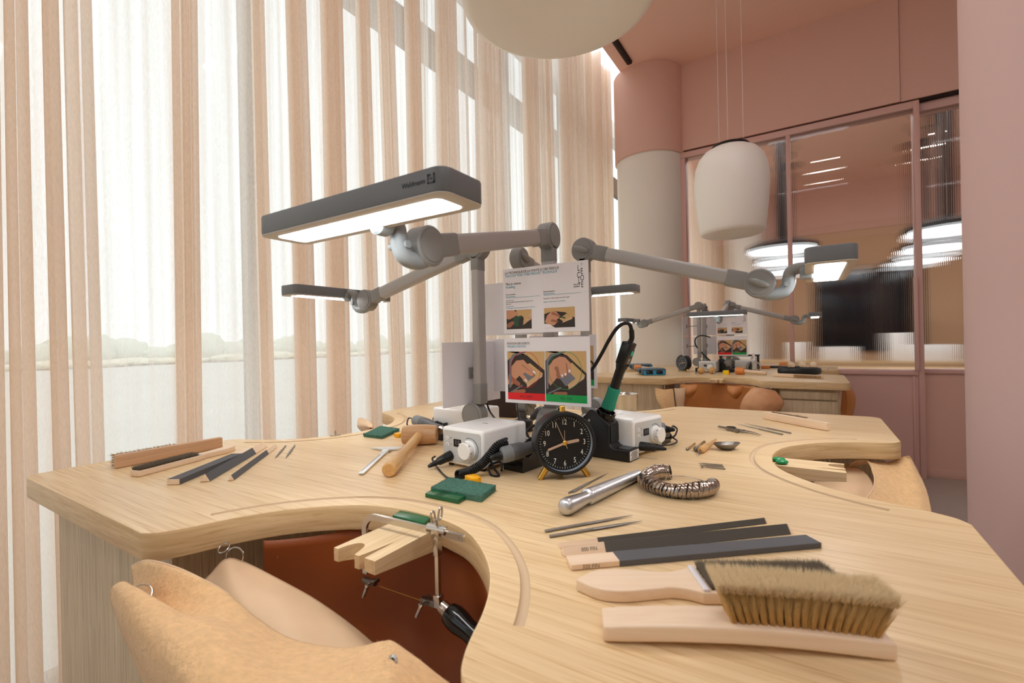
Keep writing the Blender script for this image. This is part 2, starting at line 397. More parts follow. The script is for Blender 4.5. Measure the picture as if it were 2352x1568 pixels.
# reeded glass: a real slab, ribs 13 mm wide standing on its far face
def reeded(name, x0, x1, z0, z1, yy, plain_to=None):
    b = MB(); pts = [(x0, yy), (x1, yy)]; x = x1; p = 0.0125; top = []
    n = max(1, int((x1-x0)/p)); p = (x1-x0)/n
    for k in range(n):
        a = x1-k*p
        for t in range(6):
            u = t/6; top.append((a-u*p, yy+0.006+0.00075*sin(pi*u)))
    top.append((x0, yy+0.006))
    b.prism(pts+top, z0, z1)
    return struct(b.build(name, MAT['reeded_glass'], ang=20))
mat('reeded_glass', (0.985, 0.985, 0.985, 1), 0.0, trans=1.0, ior=1.14)
_m = MAT['reeded_glass']; _N = _m.node_tree.nodes; _L = _m.node_tree.links
_o = [x for x in _N if x.type == 'OUTPUT_MATERIAL'][0]; _p = _N['Principled BSDF']
_lp = _N.new('ShaderNodeMixShader'); _t = _N.new('ShaderNodeBsdfTransparent'); _lp.inputs[0].default_value = 0.72
_L.new(_t.outputs[0], _lp.inputs[1]); _L.new(_p.outputs[0], _lp.inputs[2]); _L.new(_lp.outputs[0], _o.inputs[0])
reeded('window_1', -0.395, 0.476, 0.872, 2.975, y0+0.03)
reeded('window_2', 0.512, 1.362, 0.872, 2.975, y0+0.03)
reeded('window_3', 1.40, 2.60, 0.875, 2.965, y0+0.11)
# round column in the corner, cream below and a pink collar above
b = MB(); b.lathe([(0.34, 0), (0.34, 3.1)], T(-0.77, 3.90), 64); struct(b.build('wall_column', MAT['cream_wall']))
b = MB(); b.lathe([(0.352, 3.03), (0.36, 3.038), (0.36, CZ)], T(-0.77, 3.90), 64); struct(b.build('trim_13', MAT['pink_wall']))
b = MB(); b.lathe([(0.30, 0), (0.30, 3.9)], T(-0.35, 8.75), 48); struct(b.build('wall_column_far', MAT['cream_wall']))
# big pink column on the right
b = MB(); b.lathe([(0.40, 0), (0.40, CZ)], T(1.495, 1.135), 96); struct(b.build('wall_column_right', MAT['pink_column']))
# next room
sbox('wall_far_upper', -1.6, 5.0, 9.36, 9.5, 3.055, CZ, 'pink_wall')
sbox('wall_far', -1.6, 5.0, 9.38, 9.5, 0.0, 3.055, 'tan_wall')
sbox('wall_right', 5.0, 5.1, -4.5, 9.5, 0.0, CZ, 'cream_wall')
sbox('wall_rear', -1.75, 5.0, -4.6, -4.5, 0.0, CZ, 'cream_wall')
# window wall: mullions and transoms, glass
n = 0
for yy in [-3.2, -2.1, -1.0, 0.12, 1.24, 2.36, 3.48, 4.6, 5.7, 6.8, 7.9, 9.0]:
    n += 1; sbox('trim_%d' % (20+n), WX-0.06, WX, yy-0.035, yy+0.035, 0.0, 4.2, 'frame_beige')
sbox('trim_14', WX-0.06, WX-0.002, -4.5, 9.4, 3.13, 3.37, 'frame_beige')
sbox('trim_15', WX-0.06, WX, -4.5, 9.4, 0.0, 0.06, 'frame_beige')
b = MB(); b.box(0.01, 13.9, 4.1, c=(WX-0.03, 2.45, 2.08)); struct(b.build('window_4', MAT['window_glass']))
# outside
b = MB(); b.box(160, 240, 0.2, c=(-81.8, 30, -0.32)); struct(b.build('floor_outside', MAT['outside_ground']))
rnd = random.Random(5)
def bush_row(y0, y1, x0, n, m, label, h):
    t = thing('hedge', label, 'hedge', (x0, (y0+y1)/2, -0.22))
    b = MB()
    for k in range(n):
        yy = (y0-(y0+y1)/2)+(y1-y0)*k/(n-1); s = h*rnd.uniform(0.5, 1.0)
        q = bmesh.new(); bmesh.ops.create_icosphere(q, subdivisions=3, radius=1)
        for v in q.verts: v.co *= 1+0.25*noise.noise(v.co*3+Vector((k, 0, 0)))
        q.transform(T(rnd.uniform(-1, 1), yy, s*0.5) @ Matrix.Diagonal((1.5, (y1-y0)/n*0.8, s*0.6, 1)))
        b.add(q)
    b.build('foliage', MAT[m], t, 180)
bush_row(-10, 70, -60, 34, 'hedge_green_hazed', 'row of hazy green trees far outside the window', 2.9)
bush_row(-12, 60, -48, 30, 'hedge_dry_hazed', 'low dry yellow planting outside the window below the trees', 0.8)

# ------------------------------------------------------------------ sheer curtain
rnd = random.Random(11)
def curtain(name, ya, yb, label, xc=-1.19, seed=3):
    rn = random.Random(seed); y = ya; prof = [(xc, ya)]
    PL = [(-0.74, -0.665), (-0.375, -0.29), (-0.09, -0.04), (0.04, 0.09), (0.19, 0.28), (0.41, 0.47), (0.55, 0.63), (0.73, 0.79)]
    while y < yb:
        if ya < -1 and -0.95 < y < 0.70:
            c0, c1 = next((a, c) for a, c in PL+[(9, 9)] if a > y-0.001)
            if c0 > 1: y = 0.72; continue
            nf = max(2, int((c0-y)/0.05))
            prof += [(xc+rn.uniform(-.013, .013), y+(c0-y)*(i+0.5)/nf) for i in range(nf)]
            npl = max(2, int((c1-c0)/0.028)); k = (c1-c0)/npl/2.2; w0 = c0; d = rn.uniform(0.03, 0.06)
            for _ in range(npl):
                d *= rn.uniform(0.8, 1.25)
                prof += [(xc+d*0.55, w0+k*0.7), (xc+d, w0-k*0.5), (xc+d*1.15, w0+k*1.2), (xc+d*0.6, w0+k*1.3), (xc-0.01, w0+k*1.1)]; w0 += k*2.2
            y = c1+0.004; continue
        far_ = y > 0.9
        if rn.random() < (0.30 if far_ else 0.45):      # soft open wave, no overlap
            w = rn.uniform(0.10, 0.26)*(0.6 if far_ else 1); a_ = rn.uniform(0.015, 0.05)*rn.choice([-1, 1])
            prof += [(xc+a_*0.2, y+w*0.2), (xc+a_, y+w*0.38), (xc+a_*1.05, y+w*0.52), (xc+a_*0.3, y+w*0.62), (xc-a_*0.1, y+w*0.9)]; y += w; continue
        w = (rn.uniform(0.03, 0.09) if far_ else (rn.uniform(0.16, 0.34) if rn.random() < 0.5 else rn.uniform(0.04, 0.09)))
        d = rn.uniform(0.03, 0.09); g = rn.uniform(-0.02, 0.02)
        prof += [(xc+g*0.5+rn.uniform(-.012, .012), y+w*0.25), (xc+g*0.7+rn.uniform(-.014, .014), y+w*0.5), (xc+g+rn.uniform(-.01, .01), y+w*0.78), (xc+g+0.01, y+w)]
        for _ in range(rn.choice([1, 1, 2, 3, 4])):
            d = d*rn.uniform(0.7, 1.3); k = rn.uniform(0.012, 0.045)
            prof += [(xc+g+d*0.55, y+w+k*0.7), (xc+g+d, y+w-k*0.2), (xc+g+d*1.15, y+w+k*1.1), (xc+g+d*0.6, y+w+k*1.2), (xc+g-0.01, y+w+k*1.15)]
            w += k*2.2
        y += w
    P = smooth_path([(p[0], p[1], 0) for p in prof], 4); m = len(P)-1; nv = 10
    ph = [rn.uniform(0, 6.3) for _ in range(3)]
    def fn(u, v):
        i = min(int(u*m+0.5), m); p = P[i]; z = 0.015+v*(CZ+0.10)
        sway = 0.012*sin(p.y*5.1+ph[0]+v*2.0)*(1-v)+0.010*sin(p.y*11+ph[1]-v*3)
        ex = 1+0.25*(1-v)
        return (xc+(p.x-xc)*ex+sway*0.6, p.y+0.02*sin(p.y*3.3+ph[2])*(1-v)+sway*0.7, z)
    b = MB(); b.grid(fn, m, nv)
    o = b.build(name, MAT['sheer_curtain'], None, 180); tag(o, label, 'curtain'); return o
curtain('sheer_curtain', -2.6, 3.72, 'floor to ceiling sheer peach curtain hanging in folds along the window wall of the workshop')
curtain('sheer_curtain', 4.25, 9.3, 'cream sheer curtain of the next room, seen through the ribbed glass', xc=-1.02, seed=9)

# ------------------------------------------------------------------ ceiling lights (in view next door; unseen fill bars added in this room)
def ceiling_bar(x, y, label, L=1.2, w=0.035, m='ceiling_light'):
    t = thing('ceiling_light', label, 'ceiling light', (x, y, CZ), 0, 'linear ceiling lights')
    b = MB(); b.box(L, w+0.025, 0.02, c=(0, 0, -0.01), r=0.003); b.build('housing', MAT['pink_ceiling'], t)
    b = MB(); b.box(L-0.04, w, 0.006, c=(0, 0, -0.0235)); b.build('diffuser', MAT[m], t)
ceiling_bar(0.88, 8.3, 'bright short ceiling light bar beyond the middle pane of ribbed glass', 0.42, 0.03, 'bar_light')
ceiling_bar(2.15, 8.0, 'bright ceiling light bar beyond the right pane of ribbed glass', 0.42, 0.03, 'bar_light')
for x, y, w in [(0.9, -1.6, 'behind the camera'), (0.9, 1.2, 'between the two benches'), (2.9, 0.0, 'beyond the big pink column'), (2.7, -2.6, 'at the rear of the room')]:
    ceiling_bar(x, y, 'long added fill light bar, unseen above the frame, '+w, 1.5, 0.10)

# ------------------------------------------------------------------ pendants
def pendant(x, y, label):
    t = thing('pendant_lamp', label, 'pendant lamp', (x, y, 1.955), 0, 'white glass pendants above the benches')
    pr = [(0, 0.012), (0.12, 0.008), (0.205, 0.0), (0.222, 0.008), (0.231, 0.03), (0.243, 0.12), (0.256, 0.24), (0.264, 0.36), (0.263, 0.44), (0.252, 0.52), (0.228, 0.585), (0.19, 0.63), (0.14, 0.658), (0.10, 0.668), (0, 0.67)]
    b = MB(); b.lathe(pr, n=72); b.build('lamp_shade', MAT['shade_white'], t, 60)
    b = MB(); b.lathe([(0, 0.668), (0.135, 0.662), (0.14, 0.668), (0.13, 0.682), (0, 0.69)], n=48); b.build('cap', MAT['black_plastic'], t)
    for k in range(3):
        a = 0.5+2*pi*k/3; b = MB(); b.cyl(0.0012, (0.1*cos(a), 0.1*sin(a), 0.68), (0.1*cos(a), 0.1*sin(a), CZ-1.955), 6)
        b.build('suspension_cable', MAT['silver_white'], t)
    return t
# ------------------------------------------------------------------ benches
H = 0.818; TZ = 0.90; TT = 0.042
def cut_profile():
    """half-mouth profile of the cutout, (offset along the side, depth)"""
    half = [(0.305, 0.0), (0.285, 0.012), (0.272, 0.032), (0.262, 0.055), (0.250, 0.088), (0.232, 0.125), (0.205, 0.165), (0.165, 0.205), (0.115, 0.240), (0.06, 0.258), (0.0, 0.263)]
    L = [(-a, d) for a, d in half]; Rr = [(a, d) for a, d in half[:-1]][::-1]
    return L+Rr
def rot4(p, k):
    x, y = p
    for _ in range(k): x, y = -y, x
    return (x, y)
def bench_outline(ext=0.0):
    out = []; C0 = 0.10; r = 0.035
    prof = cut_profile(); P = [(C0+a, -H+d) for a, d in prof]
    Ps = smooth_path([(x, y, 0) for x, y in P], 4)
    side = [(v.x, v.y) for v in Ps]
    corner = [(H-r+r*sin(t), -H+r-r*cos(t)) for t in [i*pi/2/6 for i in range(7)]]
    one = side+corner
    for k in range(4): out += [rot4(p, k) for p in one]
    return out
def groove_path(k):
    prof = cut_profile(); pts = []
    P = smooth_path([(0.10+a, -H+d, 0) for a, d in prof], 6)
    for i, p in enumerate(P):
        a = P[max(i-1, 0)]; c = P[min(i+1, len(P)-1)]; t = (c-a).normalized(); nrm = Vector((-t.y, t.x, 0))
        q = p+nrm*0.040
        if q.y > -H+0.085: pts.append(q)
    return [Vector((*rot4((q.x, q.y), k), 0)) for q in pts]
def make_bench(label, x, y, avoid=None):
    t = thing('jeweller_bench', label, 'workbench', (x, y, 0))
    ol = bench_outline()
    if avoid:
        ax_, ay_, ar = avoid; o2 = []
        for px_, py_ in ol:
            d = sqrt((px_-ax_)**2+(py_-ay_)**2)
            if d < ar: px_, py_ = ax_+(px_-ax_)*ar/d, ay_+(py_-ay_)*ar/d
            if not o2 or sqrt((px_-o2[-1][0])**2+(py_-o2[-1][1])**2) > 0.002: o2.append((px_, py_))
        ol = o2
    b = MB(); b.prism(ol, TZ-TT, TZ, bev=0.0018, seg=2)
    # grooves: cut real channels into the top
    top = b.build('tabletop', [MAT['oak'], MAT['groove_wood'], MAT['oak_edge']], None, 35)
    g = MB()
    for k in range(4): g.tube([(p.x, p.y, TZ+0.0020) for p in groove_path(k)], 0.0060, 14)
    go = g.build('groove_cutter', MAT['groove_wood'], None, 180); go.data.materials.clear(); go.data.materials.append(MAT['oak']); go.data.materials.append(MAT['groove_wood']); go.data.materials.append(MAT['oak_edge'])
    for p in go.data.polygons: p.material_index = 1
    md = top.modifiers.new('cut', 'BOOLEAN'); md.operation = 'DIFFERENCE'; md.object = go; md.solver = 'EXACT'
    bpy.context.view_layer.update(); dg = bpy.context.evaluated_depsgraph_get()
    me = bpy.data.meshes.new_from_object(top.evaluated_get(dg)); top.modifiers.clear(); top.data = me; me.name = 'tabletop'
    for p in me.polygons:
        if abs(p.normal.z) > 0.9: p.use_smooth = False
        elif p.material_index == 0: p.material_index = 2
    bpy.data.objects.remove(go)
    top.parent = t
    # four pedestals, one in each lobe
    for k in range(4):
        sh = T(0, -0.17, 0) if (avoid and k == 3) else T(0, 0, 0)
        pb = MB(); pb.box(0.55, 0.30, TZ-TT-0.06, c=(-0.500, -0.621, 0.06+(TZ-TT-0.06)/2-0.0005))
        pb.box(0.50, 0.26, 0.07, c=(-0.50, -0.617, 0.035)); 
        ped = pb.build('pedestal', MAT['oak_panel'], t, M=sh @ R(k*pi/2, 'Z'))
        zt = TZ-TT-0.012
        for h in (0.053, 0.103, 0.14, 0.47):
            db = MB(); db.box(0.018, 0.28, h-0.008, c=(-0.783, -0.617, zt-h/2), r=0.0015)
            db.build('drawer', MAT['oak_panel'], ped, M=sh @ R(k*pi/2, 'Z')); zt -= h
    return t
bench = make_bench('near four-station oak jeweller\'s bench with scooped sides, strewn with tools', 0, 0)
make_bench(label='farther oak jeweller\'s bench by the glass partition, behind the near one', x=0, y=2.915, avoid=(-0.77, 3.90-2.915, 0.385))

# ------------------------------------------------------------------ task lamps
PO = 0.106
def make_task_lamp(label, k, zend, arm=0.43, cx=0.0, cy=0.0, yaw=0.0, head_turn=0.0, logo=False, group='grey articulated task lamps', panel='lamp_panel'):
    """post on the bench diagonal, arm reaching out over the station on side k; local frame: reach = -y"""
    base = Vector((*rot4((PO, -PO), k), 0))
    t = thing('task_lamp', label, 'task lamp', (cx+base.x, cy+base.y, TZ), k*pi/2+yaw, group)
    b = MB()
    b.prism([(0.030*cos(a), 0.034*sin(a)) for a in [2*pi*i/28 for i in range(28)]], 0.0, 0.032, bev=0.003)
    b.build('base_plate', MAT['black_plastic'], t)
    b = MB(); b.lathe([(0.022, 0.032), (0.018, 0.036), (0.012, 0.04), (0.012, 0.058), (0.02, 0.062)], n=24); b.build('swivel_neck', MAT['rubber_grey'], t)
    def knuckle(parent, zc, y=0.0, s=1.0, nm='knuckle', x=0.0):
        q = MB(); q.lathe([(0.030*s, -0.017*s), (0.033*s, -0.014*s), (0.033*s, 0.014*s), (0.030*s, 0.017*s)], T(x, y, zc) @ R(pi/2, 'Y'), 36)
        q.lathe([(0.026*s, 0), (0.026*s, 0.0015), (0.024*s, 0.002)], T(x+0.017*s, y, zc) @ R(pi/2, 'Y'), 36)
        q.lathe([(0.026*s, 0), (0.026*s, 0.0015), (0.024*s, 0.002)], T(x-0.017*s, y, zc) @ R(-pi/2, 'Y'), 36)
        o = q.build(nm, MAT['joint_grey'], parent)
        q = MB(); q.ball(0.022*s, (0, 0, 0), 20, T(x-0.022*s, y, zc) @ R(0.4, 'X'), sc=(0.45, 1.05, 0.38))
        q.build('clamp_lever', MAT['joint_grey'], o); return o
    knuckle(t, 0.078, -0.020)
    # post
    b = MB(); b.box(0.034, 0.026, 0.055, c=(0, 0, 0.135), r=0.004); b.build('post_sleeve', MAT['joint_grey'], t)
    b = MB(); b.box(0.033, 0.024, 0.335, c=(0, 0, 0.325), r=0.005, seg=3); b.build('post', MAT['arm_alu'], t)
    b = MB(); b.box(0.034, 0.026, 0.045, c=(0, 0, 0.478), r=0.005); b.build('post_sleeve', MAT['joint_grey'], t)
    zk = 0.519
    knuckle(t, zk)
    # arm
    dz = zend-zk; L = sqrt(arm*arm+dz*dz); A = T(0, 0, zk) @ R(atan2(dz, arm)*-1, 'X')   # arm runs along -y
    for yy in (-0.045, -L+0.05): b = MB(); b.box(0.030, 0.05, 0.040, A, r=0.006, c=(0, yy, 0)); b.build('arm_end', MAT['joint_grey'], t)
    b = MB(); b.box(0.029, L-0.13, 0.036, A, r=0.008, seg=3, c=(0, -L/2, 0)); b.build('arm', MAT['arm_alu'], t)
    knuckle(t, zend, -arm)
    # bracket to the head
    zh = zend+0.026
    b = MB()
    b.tube(smooth_path([(0, -arm, zend-0.02), (0, -arm-0.02, zend-0.026), (0, -arm-0.045, zend-0.022), (0, -arm-0.056, zend-0.006), (0, -arm-0.057, zend+0.008)], 5), 0.0138, 16)
    b.build('bracket', MAT['joint_light'], t)
    b = MB(); b.cyl(0.006, (-0.02, -arm-0.055, zend-0.006), (0.018, -arm-0.055, zend-0.006), 14); b.build('clamp_screw', MAT['joint_light'], t)
    b = MB(); b.tube(smooth_path([(0, -arm-0.057, zend+0.004), (0, -arm-0.06, zend+0.02), (0, -arm-0.072, zend+0.027), (0, -arm-0.092, zend+0.028)], 5), 0.0125, 14)
    b.build('head_neck', MAT['joint_grey'], t)
    # head: shallow tray 0.37 x 0.082
    HL, HW, HH = 0.372, 0.082, 0.031; yc = -arm-0.088-HW/2
    hd = thing_part('lamp_head', t)
    Mh = T(0, yc, zend+0.012) @ R(head_turn, 'Z')
    hb = MB(); pts = rrect(HL, HW, 0.016); hb.prism(pts, 0.0015, HH, Mh, bev=0.003)
    hd = hb.build('lamp_head', MAT['head_dark'], t)
    hb = MB(); hb.prism(rrect(HL-0.001, HW-0.001, 0.016), 0.0, 0.0022, Mh, bev=0.0008); hb.build('underside', MAT['head_under'], hd)
    hb = MB(); hb.prism(rrect(HL-0.045, HW-0.034, 0.009), -0.0008, 0.0, Mh); hb.build('light_panel', MAT[panel], hd)
    hb = MB(); hb.lathe([(0.014, 0), (0.016, 0.004), (0.016, 0.022), (0.012, 0.026)], Mh @ T(0, HW/2+0.006, 0.006) @ R(pi/2, 'X') @ T(0, 0, -0.004), 24)
    hb.build('pivot', MAT['joint_light'], hd)
    if logo:
        hb = MB(); hb.add(text_bm('Waldmann', 0.0085, Mh @ T(0.122, -HW/2-0.0003, HH*0.52) @ R(pi/2, 'X'), 0.0002))
        M2 = Mh @ T(0.168, -HW/2-0.0004, HH*0.55) @ R(pi/2, 'X')
        for cx_, cy_, a_, b_ in [(-0.0045, 0, 0.002, 0.011), (0.0045, 0, 0.002, 0.011), (0, -0.0045, 0.011, 0.002), (-0.003, 0.0045, 0.005, 0.002), (0.0045, 0.0045, 0.002, 0.002), (0, 0, 0.003, 0.002)]:
            hb.box(a_, b_, 0.0004, M2, c=(cx_, cy_, 0))
        hb.build('logo_lettering', MAT['cord_grey'], hd)
    return t
def thing_part(name, parent): return None
def rrect(L, Wd, r, n=6):
    out = []
    for sx, sy, a0 in ((1, 1, 0), (-1, 1, pi/2), (-1, -1, pi), (1, -1, 3*pi/2)):
        for i in range(n+1):
            a = a0+pi/2*i/n; out.append((sx*(L/2-r)+r*cos(a), sy*(Wd/2-r)+r*sin(a)))
    return out
make_task_lamp('lit task lamp over the front scoop of the near bench, lettering on its head', 0, 0.426, logo=True)
make_task_lamp('lit task lamp reaching right, its short head end facing the camera, near bench', 1, 0.390)
make_task_lamp('task lamp at the back of the near bench, mostly hidden behind the white sign boards', 2, 0.435)
make_task_lamp('task lamp with pale arm reaching left toward the curtain from the near bench', 3, 0.408)
for k, ze, lb in ((0, 0.40, 'far bench lamp whose lit bar crosses in front of the sign boards'), (1, 0.39, 'far bench lamp reaching right in front of the dark screen'), (2, 0.42, 'far bench lamp at the back, hidden behind the boards'), (3, 0.40, 'far bench lamp reaching left in front of the cream column')):
    make_task_lamp(lb, k, ze, cy=2.915, group='task lamps of the far bench', panel='lamp_panel_far')
pendant(0.145, -0.11, 'large white dome pendant cut off by the top edge of the photo')
pendant(0.14, 2.85, 'white dome pendant on three thin wires above the far bench')
# ------------------------------------------------------------------ instruction boards
def capsule(p, q, r1, r2, n=6):
    p = Vector((p[0], p[1])); q = Vector((q[0], q[1])); d = (q-p).normalized(); a0 = atan2(d.y, d.x); out = []
    for i in range(n+1):
        a = a0+pi/2+pi*i/n; out.append((p.x+r1*cos(a), p.y+r1*sin(a)))
    for i in range(n+1):
        a = a0-pi/2+pi*i/n; out.append((q.x+r2*cos(a), q.y+r2*sin(a)))
    return out
def flat(mb, pts, d, mi=0, M=None):
    b = bmesh.new(); vs_ = [b.verts.new((x, -d, y)) for x, y in pts]; f = b.faces.new(vs_)
    bmesh.ops.triangulate(b, faces=[f]); b.normal_update()
    for f in b.faces:
        if f.normal.y > 0: f.normal_flip()
    mb.add(b, M, mi)
def clipx(pts, x0, x1, y0, y1):
    def cl(P, f, g):
        o = []
        for i in range(len(P)):
            a, b = P[i-1], P[i]
            fa, fb = f(a), f(b)
            if fa != fb: o.append(g(a, b))
            if fb: o.append(b)
        return o
    def ix(v): return lambda a, b: (v, a[1]+(b[1]-a[1])*(v-a[0])/(b[0]-a[0]))
    def iy(v): return lambda a, b: (a[0]+(b[0]-a[0])*(v-a[1])/(b[1]-a[1]), v)
    P = cl(pts, lambda p: p[0] >= x0, ix(x0))
    if P: P = cl(P, lambda p: p[0] <= x1, ix(x1))
    if P: P = cl(P, lambda p: p[1] >= y0, iy(y0))
    if P: P = cl(P, lambda p: p[1] <= y1, iy(y1))
    return P
PM = ['print_wood', 'print_dark', 'skin', 'skin_dark', 'print_steel', 'print_green', 'paper_white', 'beech_dark']
def picture(parent, name, x0, z0, w, h, shapes):
    """a printed photograph: flat colour shapes given in 0..1 picture coordinates, clipped to the print"""
    b = MB(); flat(b, [(x0, z0), (x0+w, z0), (x0+w, z0+h), (x0, z0+h)], 0.0001, 1)
    for i, (pts, mi) in enumerate(shapes):
        P = clipx(pts, 0, 1, 0, 1)
        if len(P) >= 3: flat(b, [(x0+w*p[0], z0+h*p[1]) for p in P], 0.00016+0.00003*i, mi)
    return b.build(name, [MAT[m] for m in PM], parent, 180)
def hand_down(dx=0, dy=0):
    return [([(0, 0.78), (0, 1), (1, 1), (1, 0.55), (0.55, 0.9), (0.3, 1.0)], 0), ([(0.42, 0.3), (0.52, 0.22), (0.95, 0.48), (0.62, 0.72), (0.35, 0.62)], 0), ([(0.52, 0.22), (0.95, 0.48), (0.93, 0.40), (0.53, 0.13)], 7),
            ([(0.38, 0.52), (0.55, 0.28), (0.76, 0.42), (0.6, 0.62)], 4),
            ([(0.0, 0.30), (0.1, 0.62), (0.25, 0.78), (0.45, 0.8), (0.58, 0.66), (0.5, 0.5), (0.36, 0.44), (0.2, 0.3), (0.1, 0.16), (0, 0.2)], 2),
            (capsule((0.45, 0.7), (0.74, 0.50), 0.065, 0.045), 2), (capsule((0.40, 0.62), (0.70, 0.43), 0.06, 0.04), 3), (capsule((0.36, 0.62), (0.66, 0.45), 0.058, 0.042), 2),
            (capsule((0.30, 0.52), (0.51, 0.30), 0.06, 0.04), 2), (capsule((0.08, 0.34), (0.30, 0.21), 0.07, 0.05), 3), (capsule((0.71, 0.52), (0.75, 0.49), 0.022, 0.02), 6), (capsule((0.49, 0.32), (0.52, 0.29), 0.022, 0.02), 6),
            ([(0.04, 0.12), (0.1, 0.12), (0.12, 0.75), (0.2, 0.88), (0.5, 0.97), (0.5, 1), (0.16, 0.94), (0.06, 0.8)], 4), ([(0.08, 0.02), (0.1, 0.0), (0.42, 0.17), (0.40, 0.2)], 4), (capsule((0.2, 0.0), (0.45, 0.05), 0.06, 0.04), 3)]
def hand_up():
    return [([(0, 0.78), (0, 1), (1, 1), (1, 0.5), (0.55, 0.9), (0.3, 1.0)], 0), ([(0.45, 0.3), (0.56, 0.2), (0.96, 0.46), (0.66, 0.74), (0.40, 0.6)], 0), ([(0.56, 0.2), (0.96, 0.46), (0.94, 0.38), (0.57, 0.12)], 7),
            ([(0.33, 0.40), (0.50, 0.20), (0.74, 0.38), (0.58, 0.54)], 4),
            ([(0.02, 0.35), (0.1, 0.66), (0.2, 0.8), (0.36, 0.88), (0.5, 0.86), (0.62, 0.74), (0.6, 0.6), (0.46, 0.46), (0.3, 0.4), (0.12, 0.2)], 2),
            (capsule((0.56, 0.72), (0.60, 0.55), 0.06, 0.05), 2), (capsule((0.49, 0.68), (0.52, 0.46), 0.058, 0.045), 3), (capsule((0.46, 0.7), (0.49, 0.48), 0.055, 0.045), 2), (capsule((0.38, 0.66), (0.42, 0.43), 0.055, 0.042), 2), (capsule((0.28, 0.6), (0.33, 0.40), 0.055, 0.04), 3),
            (capsule((0.14, 0.62), (0.22, 0.50), 0.075, 0.06), 2), (capsule((0.6, 0.56), (0.6, 0.54), 0.026, 0.024), 6), (capsule((0.5, 0.48), (0.5, 0.465), 0.024, 0.022), 6), (capsule((0.42, 0.45), (0.42, 0.435), 0.022, 0.02), 6),
            ([(0.02, 0.12), (0.07, 0.12), (0.08, 0.75), (0.18, 0.88), (0.5, 0.97), (0.5, 1), (0.14, 0.94), (0.03, 0.8)], 4), ([(0.04, 0.02), (0.08, 0.0), (0.40, 0.15), (0.38, 0.18)], 4), (capsule((0.25, 0.0), (0.5, 0.03), 0.06, 0.04), 3)]
def pic_wax():
    return [([(0.4, 1), (1, 1), (1, 0.85), (0.7, 0.25), (0.45, 0.6)], 0), ([(1, 0.86), (1, 0.5), (0.66, 0.18), (0.7, 0.3)], 7), ([(0, 0.98), (0.3, 1), (0.48, 0.82), (0.42, 0.74), (0.1, 0.66), (0, 0.6)], 2), (capsule((0.1, 0.62), (0.42, 0.80), 0.1, 0.07), 2),
            ([(0.27, 0.62), (0.62, 0.70), (0.7, 0.56), (0.66, 0.2), (0.5, 0.1), (0.3, 0.2)], 5), ([(0.5, 0.5), (0.66, 0.66), (0.7, 0.5), (0.62, 0.15), (0.5, 0.1)], 1), (capsule((0.1, 0.2), (0.24, 0.34), 0.12, 0.08), 3)]
def pic_file():
    return [([(0, 1), (1, 1), (1, 0.45), (0.7, 0.74), (0.3, 0.84), (0, 0.7)], 0), ([(0.5, 0.45), (0.75, 0.68), (0.93, 0.52), (0.62, 0.3)], 0), ([(0.62, 0.3), (0.93, 0.52), (0.92, 0.4), (0.6, 0.22)], 7), ([(0.52, 0.55), (0.70, 0.5), (0.7, 0.42), (0.5, 0.5)], 5),
            ([(0.02, 0.3), (0.1, 0.62), (0.26, 0.85), (0.4, 0.8), (0.52, 0.6), (0.44, 0.42), (0.42, 0.25), (0.34, 0.12), (0.16, 0.12)], 2), (capsule((0.3, 0.72), (0.5, 0.58), 0.06, 0.04), 3), (capsule((0.26, 0.5), (0.46, 0.48), 0.06, 0.045), 2), (capsule((0.28, 0.36), (0.42, 0.3), 0.06, 0.045), 3), ([(0, 0), (0, 0.22), (0.18, 0.18), (0.36, 0.0)], 6)]
def ring2(cx_, cz_, r, w, sq=1.0, n=48):
    return [(cx_+r*cos(2*pi*i/n), cz_+r*sq*sin(2*pi*i/n)) for i in range(n+1)]+[(cx_+(r-w)*cos(-2*pi*i/n), cz_+(r-w)*sq*sin(-2*pi*i/n)) for i in range(n+1)]
BW, BH = 0.211, 0.147
MX = R(pi/2, 'X')
